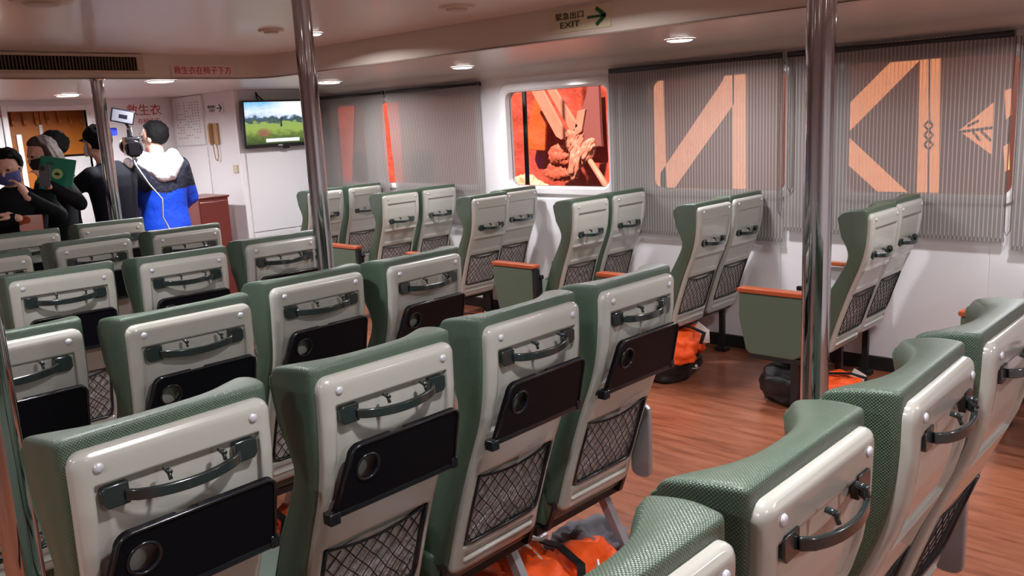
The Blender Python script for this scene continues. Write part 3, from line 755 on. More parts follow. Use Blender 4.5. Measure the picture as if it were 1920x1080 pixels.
        bm = bmesh.new(); tube(bm, [(hc+hr*math.cos(2*PI*k/24), -.015, hz+hr*math.sin(2*PI*k/24)) for k in range(25)], .0035, 6, cap=False); obj('cup_ring', bm, 'black_plastic', tr)
        rim = [(p[0]*.985, -.015, p[1]*.985+.001) for p in outl[:6]+outl[6:12]]
        bm = bmesh.new(); tube(bm, [(X1-.003, -.014, .01)]+rim+[(X0-.030, -.014, .01)], .0038, 6); obj('tray_rim', bm, 'black_plastic', tr)
        bm = bmesh.new(); rectbar(bm, [(X0-.046, yb-.004, ZS-HT-.004), (X1+.004, yb-.004, ZS-HT-.004)], .02, .016)
        box(bm, (X0-.052, yb-.020, ZS-HT-.022), (X0-.024, yb+.01, ZS-HT+.006)); box(bm, (X1-.012, yb-.018, ZS-HT-.012), (X1+.008, yb+.01, ZS-HT+.016))
        for x in (-.165, X1-.012): rectbar(bm, [(x, yb+.005, ZS-HT-.006), (x+(.0 if x > 0 else .0), rear(HT)+.03, ZS-HT-.03)], .012, .014)
        obj('tray_hinge', bm, 'black_plastic', t, smooth='auto', bevel=.003)
    # seat cushion
    yb = rear(.70)+.07
    bm = bmesh.new(); G = {}
    us = [-1, -.94, -.5, 0, .5, .94, 1]; vs = [0, .05, .3, .6, .85, .96, 1]; ws = [0, .12, .85, 1]
    for i, u in enumerate(us):
        for j, v in enumerate(vs):
            for k, w in enumerate(ws):
                if i in (0, 6) or j in (0, 6) or k in (0, 3):
                    z = .345+.115*w+.012*v*w-(.045*(v**4)*(1-w)*-1); y = yb-.02+.42*v
                    G[(i, j, k)] = bm.verts.new((u*.222, y, z+.01*(1-u*u)*w))
    def q(*k): 
        try: bm.faces.new([G[a] for a in k])
        except KeyError: pass
    for i in range(6):
        for j in range(6):
            for k in (0, 3): q((i, j, k), (i+1, j, k), (i+1, j+1, k), (i, j+1, k))
    for i in range(6):
        for k in range(3):
            for j in (0, 6): q((i, j, k), (i+1, j, k), (i+1, j, k+1), (i, j, k+1))
    for j in range(6):
        for k in range(3):
            for i in (0, 6): q((i, j, k), (i, j+1, k), (i, j+1, k+1), (i, j, k+1))
    obj('seat_cushion', bm, 'green_vinyl', t, sub=1, uvbox=True)
    # base: beams and a pair of splayed legs
    bm = bmesh.new()
    rectbar(bm, [(-.235, yb+.02, .325), (.235, yb+.02, .325)], .035, .035); rectbar(bm, [(-.235, yb+.30, .325), (.235, yb+.30, .325)], .035, .035)
    for x in (-.2, .2): rectbar(bm, [(x, rear(.66)+.03, .42), (x, yb-.02, .335), (x, yb+.40, .335)], .02, .025)
    obj('under_frame', bm, 'black_metal', t, smooth=False)
    lx = .175
    for s, y0_, y1_ in ((0, yb+.06, yb-.10), (1, yb+.26, yb+.40)) if kind != 'window' else ((0, yb+.03, yb+.03), (1, yb+.33, yb+.33)):
        bm = bmesh.new(); rectbar(bm, [(lx, y0_, .32), (lx, y1_, .03)], .035, .03, Vector((1, 0, 0)))
        lg = obj('leg', bm, 'grey_metal' if kind != 'window' else 'black_metal', t, smooth=False)
        bm = bmesh.new(); box(bm, (lx-.03, y1_-.045, 0), (lx+.03, y1_+.045, .03)); obj('foot', bm, 'grey_metal' if kind != 'window' else 'black_metal', lg, smooth=False, bevel=.004)
    # arm on the left side (between neighbours)
    bm = bmesh.new()
    rectbar(bm, [(-.241, .26, .600), (-.241, .36, .607), (-.241, .56, .600)], .030, .03)
    ar = obj('armrest', bm, 'black_plastic', t, smooth='auto', bevel=.008)
    bm = bmesh.new(); rectbar(bm, [(-.241, .30, .59), (-.241, .30, .50), (-.241, .34, .34)], .018, .05, Vector((0, 1, 0))); obj('arm_post', bm, 'black_metal', ar, smooth=False)
    return t
def add_end_arm(t, x, grey=True):
    bm = bmesh.new(); P = rrect(.14, .38, .225, .66, .03, 3)
    prism(bm, P, (x, 0, 0), (0, 1, 0), (0, 0, 1), (1, 0, 0), .022); obj('end_panel', bm, 'grey_metal', t, smooth=False, bevel=.006)
def aisle_panel(t, x=-.27):
    """upholstered side panel with wooden arm cap on the aisle side"""
    bm = bmesh.new(); P = [(.31, .66), (.31, .34), (.36, .31), (.62, .31), (.645, .33), (.69, .52), (.69, .66)]
    prism(bm, P, (x-.025, 0, 0), (0, 1, 0), (0, 0, 1), (1, 0, 0), .05); o = obj('side_panel', bm, 'green_cloth', t, smooth=False, bevel=.008)
    bm = bmesh.new(); P2 = rrect(.285, .662, .70, .690, .012, 3)
    prism(bm, P2, (x-.034, 0, 0), (0, 1, 0), (0, 0, 1), (1, 0, 0), .068); obj('wooden_arm_cap', bm, 'wood_red', t, smooth=False, bevel=.006)
    bm = bmesh.new(); box(bm, (x-.022, .28, .30), (x+.022, .315, .66)); box(bm, (x-.02, .28, .285), (x+.02, .63, .315)); obj('panel_frame', bm, 'black_metal', t, smooth=False, bevel=.003)
    bm = bmesh.new(); box(bm, (x-.015, .34, .0), (x+.015, .38, .30)); obj('foot', bm, 'black_metal', t, smooth=False, bevel=.003)

proto = {k: seat(k) for k in ('tray', 'bare', 'window')}
used = {}
def place(kind, x, y, yaw, label, group, skip=()):
    return dup(proto[kind], (x, y, 0), R(yaw), label, group, skip)
# positions of the seats, row by row (centre block)
rown = {-1: 'trayless row at bottom right', 0: 'nearest tray row', 1: 'second tray row', 2: 'third tray row', 3: 'fourth tray row', 4: 'farthest centre row'}
ordn = {4: 'rightmost seat', 3: 'second seat from the right', 2: 'third seat from the right', 1: 'fourth seat from the right', 0: 'fifth seat from the right'}
POS = {(-1, 1): (.69, .486, 0), (-1, 2): (1.167, .498, 0), (-1, 3): (1.673, .483, 1.5), (-1, 4): (2.15, .478, 0),
       (0, 1): (.649, 1.497, 1.5), (0, 2): (1.156, 1.503, 0), (0, 3): (1.674, 1.522, 1), (0, 4): (2.174, 1.529, -.5),
       (1, 1): (.673, 2.535, 0), (1, 2): (1.133, 2.409, -.7), (1, 3): (1.672, 2.541, .8), (1, 4): (2.156, 2.522, 2.5),
       (2, 2): (1.201, 3.636, -5), (2, 3): (1.687, 3.583, -2.5), (2, 4): (2.224, 3.662, -1.2),
       (3, 2): (1.165, 4.493, 0), (3, 3): (1.712, 4.639, 2), (3, 4): (2.19, 4.575, -2),
       (4, 3): (1.62, 5.43, 0), (4, 4): (2.143, 5.488, -5)}
for k, (x, y, a) in POS.items():
    s = place('bare' if k[0] == -1 else 'tray', x, y, a, 'green ferry seat, %s of the %s' % (ordn[k[1]], rown[k[0]]), 'green ferry seats of the centre block')
    if k[1] == 4: add_end_arm(s, .235)
# window block pairs
wy = {-1: .50, 0: 1.66, 1: 2.665, 2: 3.615, 3: 4.58, 4: 5.66, 5: 6.74}
wn = {-1: 'pair at the right photo edge', 0: 'pair right of the front chrome pole', 1: 'pair just left of the front chrome pole', 2: 'pair below the right half of the bare window',
      3: 'pair below the left edge of the bare window', 4: 'fifth window pair', 5: 'farthest pair by the middle chrome pole'}
wx = {0: (4.60, 5.075), 1: (4.60, 5.075), 2: (4.60, 5.09), 3: (4.60, 5.08), 4: (4.61, 5.08), 5: (4.60, 5.08), -1: (4.60, 5.08)}
for r_ in wy:
    for c in (0, 1):
        x = wx[r_][c]; y = wy[r_]+(.03 if c else 0)+(.10 if (r_ == 3 and c) else 0)
        s = place('window', x, y, 0, 'tall green %s-side seat of the %s' % ('window' if c else 'aisle', wn[r_]), 'green ferry seats along the windows')
        if c == 0: aisle_panel(s)
        else:
            bm = bmesh.new(); box(bm, (.245, .24, .34), (.268, .30, .66)); box(bm, (.235, .24, .662), (.275, .62, .688)); obj('wooden_arm', bm, 'wood_red', s, smooth=False, bevel=.005)
for p in proto.values():
    for o in [q for c in p.children for q in c.children]+list(p.children)+[p]: bpy.data.objects.remove(o)
# clear sleeve in two nets of the nearest row
for k, (x, y, a) in POS.items():
    if k in ((0, 3), (0, 4), (1, 4)):
        root = [o for o in C.objects if o.get('category') == 'seat' and (o.location-Vector((x, y, 0))).length < 1e-4][0]
        bm = bmesh.new(); G = []
        for j in range(5):
            row = []
            for i in range(7): xx = .0+.115*i/6; tt = .385+.04*j/4-.02*i/6; row.append(bm.verts.new((xx, rear(tt)-.016-.01*noise(Vector((xx*40, tt*40, 1))), ZS-tt)))
            G.append(row)
        for p, q in zip(G, G[1:]):
            for i in range(6): bm.faces.new((p[i], p[i+1], q[i+1], q[i]))
        o = obj('plastic_sleeve', bm, 'sleeve', root)

# ---------------------------------------------------------------- life jackets and bags under the seats
def blob(bm, c, r, amp, sc_, seed, flat=0.0):
    g = bmesh.ops.create_icosphere(bm, subdivisions=4, radius=1)
    for v in g['verts']:
        d = v.co.copy(); p = Vector((math.copysign(abs(d.x)**.7, d.x)*r[0], math.copysign(abs(d.y)**.7, d.y)*r[1], math.copysign(abs(d.z)**.7, d.z)*r[2]))
        p += d*amp*(noise(d*sc_+Vector((seed, 0, 0)))+.5*noise(d*sc_*2.3+Vector((0, seed, 0))))
        if p.z < -r[2]*.92: p.z = -r[2]*.92
        v.co = p+Vector(c)
def life_jacket(x, y, z, rz, label, s=1, bag=False):
    t = thing('life_jacket', label, 'life jacket', (x, y, z), rz, 'orange life jackets under the seats')
    bm = bmesh.new(); blob(bm, (-.09*s, 0, .075*s), (.10*s, .15*s, .08*s), .03, 2.2, x*3); obj('foam_panel', bm, 'vest', t)
    bm = bmesh.new(); blob(bm, (.09*s, .01, .070*s), (.10*s, .14*s, .075*s), .03, 2.4, y*5+2); obj('foam_panel', bm, 'vest', t)
    bm = bmesh.new(); P = [(-.02*s, -.15*s, .09*s), (.0, -.16*s, .14*s), (.03*s, -.08*s, .158*s), (.01*s, .04*s, .162*s), (-.02*s, .12*s, .15*s)]; rectbar(bm, P, .03, .006); obj('strap', bm, 'bag_black', t, smooth=False)
    bm = bmesh.new(); P = [(.04*s, -.150*s, .08*s), (.06*s, -.147*s, .125*s), (.075*s, -.09*s, .156*s)]; rectbar(bm, P, .05*s, .006, Vector((1, 0, 0))); obj('reflective_tape', bm, 'tape', t, smooth=False)
    return t
def bag(x, y, rz, r, label, name='carry_bag'):
    t = thing(name, label, 'bag', (x, y, 0), rz)
    bm = bmesh.new(); blob(bm, (0, 0, r[2]*.92), r, .03, 1.8, x*7); obj('body', bm, 'bag_black', t)
    bm = bmesh.new(); tube(bm, [(-.09, -r[1]*.9, r[2]*1.1), (-.06, -r[1]*1.25, r[2]*1.6), (.05, -r[1]*1.25, r[2]*1.55), (.10, -r[1]*.9, r[2]*1.1)], .006, 6); obj('strap', bm, 'black_metal', t)
    bm = bmesh.new(); tube(bm, [(r[0]*.2*k-.07, -r[1]*1.06+.012*abs(k-2), r[2]*.95-.01*k) for k in range(6)], .003, 5); ball(bm, (.02, -r[1]*1.08, r[2]*.9), .010); obj('drawcord', bm, 'tape', t)
    return t
bag(4.55, 2.96, .1, (.22, .15, .09), 'low black bag under the seat left of the front chrome pole'); life_jacket(4.55, 2.94, .13, .2, 'orange life jacket on a black bag, left of the front chrome pole', 1.25)
life_jacket(4.62, 1.90, .02, .5, 'orange life jacket under the pair right of the front chrome pole', .95)
bag(4.50, 2.14, 1.4, (.15, .13, .12), 'black drawstring bag under the aisle side panel beside the front chrome pole')
life_jacket(4.60, 3.93, .02, .3, 'orange life jacket under the third window pair', .9); life_jacket(4.62, 4.9, .02, .3, 'orange life jacket under the fourth window pair', .9)
life_jacket(1.90, 2.02, .01, .3, 'orange life jacket at bottom centre, under the second seat from the right', 1.15)
life_jacket(2.06, 1.80, .01, -.5, 'orange life jacket at bottom centre, beside the grey cloth', 1.15)
life_jacket(1.15, 1.9, .01, .1, 'orange life jacket under the third seat of the nearest tray row', 1.1)
life_jacket(2.12, 2.9, .01, .3, 'orange life jacket under the rightmost seat of the second tray row', 1.0)
life_jacket(1.62, 2.95, .01, -.3, 'orange life jacket under the second seat of the second tray row', 1.0)
bm = bmesh.new(); blob(bm, (2.32, 1.88, .075), (.13, .13, .08), .06, 2.6, 4); tag(obj('grey_cloth_bundle', bm, 'grey_cloth'), 'crumpled grey cloth bundle beside the seat leg at bottom centre', 'cloth')

# ---------------------------------------------------------------- front bulkhead: television and fittings
tvc = Vector((4.763, YT-.095, CZ+.085))
t = thing('television', 'wall mounted television showing a green landscape under a blue sky', 'television', tvc, 0); t.rotation_euler.x = R(4)
t.rotation_euler.y = R(0)
bm = bmesh.new(); prism(bm, rrect(-.39, -.232, .39, .232, .012, 3), (0, .03, 0), (1, 0, 0), (0, 0, 1), (0, -1, 0), .045); obj('bezel', bm, 'black_plastic', t, smooth=False, bevel=.004)
bm = bmesh.new(); L = bm.loops.layers.uv.verify(); vv = [bm.verts.new((x, -.0165, z)) for x, z in ((-.372, -.195), (.372, -.195), (.372, .215), (-.372, .215))]; f = bm.faces.new(vv)
for l, uvv in zip(f.loops, ((0, 0), (1, 0), (1, 1), (0, 1))): l[L].uv = uvv
me_ = obj('screen', bm, 'tv_picture', t, smooth=False)
bm = bmesh.new(); box(bm, (-.155, -.0185, -.178), (.23, -.0175, -.145)); cp = obj('caption_bar', bm, 'caption', me_, smooth=False)
bm = bmesh.new(); prism(bm, [(.015, -.03), (.04, -.03), (.036, .02), (.046, .045), (.034, .065), (.022, .045), (.018, .01)], (0, -.0175, 0), (1, 0, 0), (0, 0, 1), (0, -1, 0), .001); obj('hiker_figure', bm, 'tv_figure', me_, smooth=False)
bm = bmesh.new(); box(bm, (-.02, -.0175, -.218), (.03, -.016, -.208)); obj('badge', bm, 'screw', t, smooth=False)
bm = bmesh.new(); box(bm, (.05, -.02, -.25), (.11, .02, -.232)); obj('sensor', bm, 'black_plastic', t, smooth=False, bevel=.003)
bm = bmesh.new(); box(bm, (-.1, .03, -.1), (.1, .075, .1)); obj('wall_bracket', bm, 'black_metal', t, smooth=False)
bm = bmesh.new(); tube(bm, [(4.60, YT-.012, ZL-.02), (4.61, YT-.02, 2.05), (4.66, YT-.03, 2.0), (4.70, YT-.03, 1.95)], .006, 6); tube(bm, [(4.60, YT-.012, ZL-.02), (4.60, YT-.02, 2.03), (4.62, YT-.03, 1.97)], .006, 6)
tag(obj('cable', bm, 'black_metal'), 'black cable hanging above the television', 'cable')
wf = bpy.data.objects['wall_front']
bm = bmesh.new(); box(bm, (4.42, YT-.02, .70), (5.28, YT, CZ-.195)); obj('wall_panel', bm, 'white_wall', wf, smooth=False, bevel=.004)
bm = bmesh.new(); box(bm, (4.42, YT-.02, .09), (5.28, YT, .69)); obj('wall_panel', bm, 'white_wall', wf, smooth=False, bevel=.004)
# side bulkhead
t = thing('notice_board', 'white notice board with faint columns of writing on the side bulkhead', 'notice board', (XC, 8.77, CZ+.16), 0)
bm = bmesh.new(); box(bm, (-.012, -.31, -.235), (0, .31, .235)); obj('board', bm, 'sign_white', t, smooth=False)
bm = bmesh.new()
for a, b in (((-.02, -.325, -.25), (0, .325, -.235)), ((-.02, -.325, .235), (0, .325, .25)), ((-.02, -.325, -.235), (0, -.31, .235)), ((-.02, .31, -.235), (0, .325, .235))): box(bm, a, b)
obj('frame', bm, 'white_trim', t, smooth=False)
bm = bmesh.new()
random.seed(3)
for k in range(9):
    y = .25-k*.06
    for j in range(14):
        if random.random() < .7: z = .19-j*.028; box(bm, (-.0135, y-.012, z-.006), (-.012, y+.012, z+.004))
o = obj('writing', bm, 'grey_ink', t, smooth=False); o['kind'] = 'stuff'
ws = bpy.data.objects['wall_side']
bm = bmesh.new(); box(bm, (XC-.012, 8.44, .85), (XC, 9.1, CZ-.11)); obj('wall_panel', bm, 'white_trim', ws, smooth=False, bevel=.004)
bm = bmesh.new(); box(bm, (XC-.012, 8.44, .09), (XC, 9.1, .83)); obj('wall_panel', bm, 'white_trim', ws, smooth=False, bevel=.004)
t = thing('wall_telephone', 'tan wall telephone handset with hanging coiled cord on the side bulkhead', 'telephone', (XC, 8.22, CZ), 0)
bm = bmesh.new(); box(bm, (-.03, -.05, -.09), (0, .05, .12)); obj('cradle', bm, 'phone_tan', t, smooth=False, bevel=.006)
bm = bmesh.new(); rectbar(bm, [(-.04, .03, .115), (-.06, .032, .10), (-.062, .032, 0), (-.06, .032, -.075), (-.04, .03, -.09)], .04, .03, Vector((0, 1, 0))); obj('handset', bm, 'phone_tan', t, smooth='auto', bevel=.006)
bm = bmesh.new(); tube(bm, [(-.04, .03, -.09), (-.03, .045, -.16), (-.03, .03, -.24), (-.03, .0, -.255), (-.03, -.03, -.22), (-.03, -.035, -.15), (-.03, -.01, -.09)], .005, 6); obj('coiled_cord', bm, 'phone_tan', t)
bm = bmesh.new(); box(bm, (XC-.012, 7.87, CZ-.38), (XC, 7.96, CZ-.30)); tag(obj('light_switch', bm, 'sign_cream', smooth=False, bevel=.003), 'small cream switch plate low on the bulkhead left of the television', 'switch')
# far wall notices
bm = bmesh.new(); box(bm, (3.80, YF-.004, CZ+.12), (4.30, YF, CZ+.36)); t = tag(obj('wall_notice', bm, 'sign_white', smooth=False), 'white notice with large red Chinese characters on the far wall', 'notice')
text('lettering', '救生衣', .125, 'red_ink', Matrix.Translation((4.05, YF-.006, CZ+.29)) @ UPX, t); text('lettering', '在椅子下', .06, 'red_ink', Matrix.Translation((4.09, YF-.006, CZ+.18)) @ UPX, t)
bm = bmesh.new(); box(bm, (3.92, YF-.004, CZ-.26), (4.27, YF, CZ+.08)); t = tag(obj('wall_notice', bm, 'sign_white', smooth=False), 'grey printed notice with red characters below, behind the video camera', 'notice')
bm = bmesh.new()
for j in range(5): box(bm, (3.96, YF-.0055, CZ+.05-j*.024), (4.24-.03*(j % 2), YF-.004, CZ+.058-j*.024))
o = obj('writing', bm, 'grey_ink', t, smooth=False); o['kind'] = 'stuff'
text('lettering', '禁煙', .10, 'red_ink', Matrix.Translation((4.10, YF-.006, CZ-.14)) @ UPX, t)
text('lettering', '火', .12, 'red_ink', Matrix.Translation((2.66, YF-.006, CZ+.30)) @ UPX, bpy.data.objects['wall_far'])
# wooden cupboard with row of pegs behind the hatch
YCB = 9.42
t = thing('coat_cupboard', 'orange wooden cupboard board with a row of wooden pegs behind the doorway', 'cupboard', (3.1, YCB, 0), 0)
for a, b in ((-.40, .02), (.025, .45)):
    bm = bmesh.new(); box(bm, (a, 0, .25 if a < 0 else CZ-.12), (b, .03, 2.02)); obj('wood_board', bm, 'cabinet_wood', t, smooth=False, bevel=.004)
for k in range(8):
    bm = bmesh.new(); x = -.36+k*.108; prism(bm, [(0, .11), (0, -.03), (-.03, -.055), (-.05, -.04), (-.045, -.005), (-.03, .02), (-.025, .11)], (x, -.0, CZ+.24), (0, 1, 0), (0, 0, 1), (1, 0, 0), .03)
    obj('peg', bm, 'cabinet_wood', t, smooth=False, bevel=.006)
bm = bmesh.new(); box(bm, (.0, -.012, CZ-.02), (.03, -.0, CZ+.19)); obj('white_latch', bm, 'sign_white', t, smooth=False)
bm = bmesh.new(); box(bm, (2.80, YF+.02, .0), (2.845, YF+.05, CZ+.10)); tag(obj('door_edge', bm, 'white_trim', smooth=False), 'narrow white door edge standing ajar in front of the wooden cupboard', 'door')
bm = bmesh.new(); box(bm, (3.13, YCB-.06, .0), (3.6, YCB-.0, CZ-.14)); tag(obj('white_counter', bm, 'sign_white', smooth=False, bevel=.01), 'white counter below the wooden cupboard board', 'counter')
# red brown locker
t = thing('wooden_locker', 'dark red-brown wooden locker standing against the side bulkhead', 'locker', (4.06, 8.05, 0), 0)
bm = bmesh.new(); box(bm, (-.16, -.2, .05), (.15, .25, 1.08)); obj('body', bm, 'brown_red', t, smooth=False, bevel=.006)
bm = bmesh.new(); box(bm, (-.17, -.215, 1.08), (.16, .26, 1.10)); obj('top', bm, 'brown_red', t, smooth=False, bevel=.004)
bm = bmesh.new(); box(bm, (-.15, -.21, .08), (.14, -.2, 1.05)); d_ = obj('door', bm, 'brown_red', t, smooth=False, bevel=.004)
bm = bmesh.new(); ball(bm, (-.12, -.22, .6), .012); obj('knob', bm, 'chrome', d_)
bm = bmesh.new(); box(bm, (-.15, -.19, 0), (.14, .24, .05)); obj('plinth', bm, 'black_base', t, smooth=False)
# ================================================================ PEOPLE
def remesh(bm, vox, name, mats, parent, matfn=None, smooth_it=4, transform=None):
    me = bpy.data.meshes.new('tmp'); bmesh.ops.recalc_face_normals(bm, faces=bm.faces); bm.to_mesh(me); bm.free()
    o = bpy.data.objects.new('tmp', me); C.objects.link(o)
    md = o.modifiers.new('r', 'REMESH'); md.mode = 'VOXEL'; md.voxel_size = vox
    if smooth_it: ms = o.modifiers.new('s', 'SMOOTH'); ms.factor = .5; ms.iterations = smooth_it
    dg = bpy.context.evaluated_depsgraph_get(); me2 = bpy.data.meshes.new_from_object(o.evaluated_get(dg))
    bpy.data.objects.remove(o); bpy.data.meshes.remove(me); me2.name = name; me2.materials.clear()
    for x in mats: me2.materials.append(M[x])
    for p in me2.polygons:
        p.use_smooth = True
        if matfn: p.material_index = matfn(p.center)
    o = bpy.data.objects.new(name, me2); C.objects.link(o); o.parent = parent
    return o
def limb(bm, pts, rads, n=12):
    tube(bm, pts, rads, n)
    for p, r in zip(pts, rads): ball(bm, p, r*.99, 10, 7)
def torso_bm(bm, S, g, z0=.86, z1=1.50):
    prof = [(.84, .150, .105), (.90, .168, .118), (.98, .160, .112), (1.08, .148, .105), (1.20, .158, .112), (1.32, .178, .118), (1.40, .180, .108), (1.45, .13, .085), (1.50, .062, .062)]
    rings = []
    for z, a, b in prof:
        if z < z0 or z > z1: continue
        rings.append([bm.verts.new(((a+g)*S*math.cos(2*PI*k/24), (b+g)*S*math.sin(2*PI*k/24)-.01*S, z*S)) for k in range(24)])
    for a, b in zip(rings, rings[1:]):
        for k in range(24): bm.faces.new((a[k], a[(k+1) % 24], b[(k+1) % 24], b[k]))
    bm.faces.new(rings[0]); bm.faces.new(rings[-1])
def hand(bm, w, d, nrm, S=1, curl=.5, side=1):
    """w wrist, d finger direction, nrm back-of-hand normal"""
    w = Vector(w); d = Vector(d).normalized(); nrm = Vector(nrm); nrm = (nrm-d*nrm.dot(d)).normalized(); s = d.cross(nrm)*side
    limb(bm, [w-d*.02, w+d*.015, w+d*.05], [.025, .024, .026])
    for k in (-1, 0, 1): tube(bm, [w+d*.01+s*k*.014, w+d*.085+s*k*.024], [.014, .0135], 8)
    for k, L in zip((-1.5, -.5, .5, 1.5), (.062, .074, .080, .070)):
        p = w+d*.082+s*k*.0195; a = 0; P = [p-d*.02, p]
        dd = d+s*k*.05
        for j, f in enumerate((.42, .33, .25)):
            a += curl*(.8 if j else .5); v = (dd*math.cos(a)-nrm*math.sin(a)).normalized(); P.append(P[-1]+v*L*f)
        tube(bm, P, [.0095, .009, .0085, .008, .0065], 8); ball(bm, P[-1], .0067, 8, 6)
    p = w+d*.02+s*.022; P = [p, p+(d*.5+s*.8-nrm*.3).normalized()*.035, p+(d*.5+s*.8-nrm*.3).normalized()*.035+(d*.9+s*.25-nrm*.4).normalized()*.032]
    P.append(P[-1]+(d*.9-nrm*.5).normalized()*.022); tube(bm, P, [.013, .0115, .0095, .008], 8); ball(bm, P[-1], .008, 8, 6)
def ik(sh, wr, L1, L2, hint):
    sh = Vector(sh); wr = Vector(wr); v = wr-sh; D = min(v.length, (L1+L2)*.995); n = v.normalized(); wr = sh+n*D
    a = (L1*L1-L2*L2+D*D)/(2*D); h = math.sqrt(max(0, L1*L1-a*a)); hv = Vector(hint); hv = (hv-n*hv.dot(n)).normalized()
    return sh+n*a+hv*h, wr
def W2L(x, y, rz, v):
    return Matrix.Rotation(R(-rz), 3, 'Z') @ (Vector(v)-Vector((x, y, 0)))
def person(label, x, y, rz, H, wrists, hints, top='cloth_black', hair='hair_black', longhair=False, headyaw=0, headpitch=0, mask=None, handdirs=None, curls=(.6, .6), lean=0, topfn=None, topmats=None, pants='cloth_black', hem=.90, headoff=(0, 0), puff=0):
    """wrists given in the person's own frame, metres; index 0 left (-x), 1 right (+x)"""
    S = H/1.75; t = thing('person', label, 'person', (x, y, 0), R(rz))
    HM = Matrix.Translation((headoff[0], headoff[1], 0)) @ Matrix.Translation((0, 0, 1.50*S)) @ Matrix.Rotation(R(headyaw), 4, 'Z') @ Matrix.Rotation(R(headpitch), 4, 'X') @ Matrix.Scale(S, 4)
    def hp(a, b, c): return HM @ Vector((a, b, c))
    bm = bmesh.new(); torso_bm(bm, S, -.014)
    tube(bm, [(0, -.01*S, 1.44*S), hp(0, .0, .08)], [.058*S, .054*S], 14)
    h0 = bmesh.new(); ball(h0, (0, .005, .155), (.074, .092, .100), 20, 14); ball(h0, (0, .025, .085), (.055, .062, .055), 16, 10)
    tube(h0, [(0, .092, .150), (0, .112, .118), (0, .098, .105)], [.007, .013, .010], 8); ball(h0, (0, .090, .077), (.022, .010, .007), 10, 6)
    for s in (-1, 1): ball(h0, (s*.076, -.005, .130), (.010, .020, .030), 10, 8); ball(h0, (s*.03, .085, .163), (.02, .012, .008), 8, 6)
    h0.transform(HM); tm = bpy.data.meshes.new('h'); h0.to_mesh(tm); h0.free(); bm.from_mesh(tm); bpy.data.meshes.remove(tm)
    arms = []
    for i, s in ((0, -1), (1, 1)):
        sh = Vector((s*.175*S, -.01*S, 1.405*S)); el, wr = ik(sh, wrists[i], .285*S, .25*S, hints[i]); arms.append((sh, el, wr))
        limb(bm, [sh, el, wr], [.046*S, .037*S, .026*S])
        d = (handdirs[i] if handdirs else None) or (wr-el); hand(bm, wr, d, Vector((s*.3, -.2, 1)) if not isinstance(hints[i], dict) else 0, S, curls[i], -s)
        hx = s*.09*S; limb(bm, [(hx, -.01, .90*S), (hx*1.1, .0, .50*S), (hx*1.15, -.02, .09*S)], [.078*S, .052*S, .036*S])
        tube(bm, [(hx*1.15, -.05, .05), (hx*1.2, .14, .03)], [.035, .03], 8)
    remesh(bm, .008, 'body', ['skin'], t, smooth_it=3)
    # garment on the upper body
    bm = bmesh.new(); torso_bm(bm, S, .012+puff, hem-.07)
    tube(bm, [(0, -.01*S, 1.44*S), (0, -.008*S, 1.505*S)], [.075*S, .068*S], 14)
    for sh, el, wr in arms: limb(bm, [sh+Vector((-sh.x*.12, 0, .0)), el, el+(wr-el)*.94], [.071*S+puff*.8, .052*S+puff*.7, .037*S+puff*.3])
    remesh(bm, .012, 'jacket' if topfn else 'shirt', topmats or [top], t, topfn, 3)
    bm = bmesh.new(); torso_bm(bm, S, .006, .84, 1.0)
    for s in (-1, 1): hx = s*.09*S; limb(bm, [(hx, -.01, .88*S), (hx*1.1, .0, .50*S), (hx*1.15, -.02, .10*S)], [.092*S, .068*S, .058*S])
    remesh(bm, .014, 'trousers', [pants], t)
    for s in (-1, 1):
        bm = bmesh.new(); hx = s*.105*S; ball(bm, (hx, .05, .035), (.048, .135, .045), 14, 8)
        for v in bm.verts: v.co.z = max(v.co.z, 0)
        obj('shoe', bm, 'black_base', t)
    # hair
    bm = bmesh.new(); ball(bm, (0, -.014, .174), (.090, .106, .104), 36, 24)
    for v in bm.verts:
        c = v.co
        if c.y > .02 and c.z < .225-.25*max(0, .07-c.y): c.x *= .72; c.y = min(c.y, .05); 
        if c.z < .10 and c.y < .02: c.x *= .80; c.y *= .92
        c += c.normalized()*.014*noise(c*38)
    if longhair:
        for k in range(9):
            a = R(180+22*(k-4)); px, py = .075*math.sin(a)*-1, .085*math.cos(a)
            tube(bm, [(px*.8, py*.8-.01, .20), (px*1.08, py*1.05-.01, .12), (px*1.15, py*1.08-.01, .02), (px*1.0, py*1.05, -.08), (px*.9, py*1.0, -.12)], [.03, .034, .032, .024, .008], 8)
    bm.transform(HM); remesh(bm, .006, 'hair', [hair], t, smooth_it=1)
    for s in (-1, 1):
        bm = bmesh.new(); ball(bm, hp(s*.030, .0875, .150), .010*S, 10, 8); obj('eye', bm, 'eye_dark', t)
    if mask:
        bm = bmesh.new(); G = []
        for j in range(9):
            row = []
            for i in range(13):
                a = R(-82+164*i/12); z = .045+.085*j/8; bul = 1+.16*math.sin(PI*j/8)*math.cos(a)
                row.append(bm.verts.new(hp(.074*math.sin(a)*bul, .012+.088*math.cos(a)*bul, z)))
            G.append(row)
        for a, b in zip(G, G[1:]):
            for i in range(12): bm.faces.new((a[i], a[i+1], b[i+1], b[i]))
        obj('face_mask', bm, mask, t, sub=1)
    return t, HM, arms
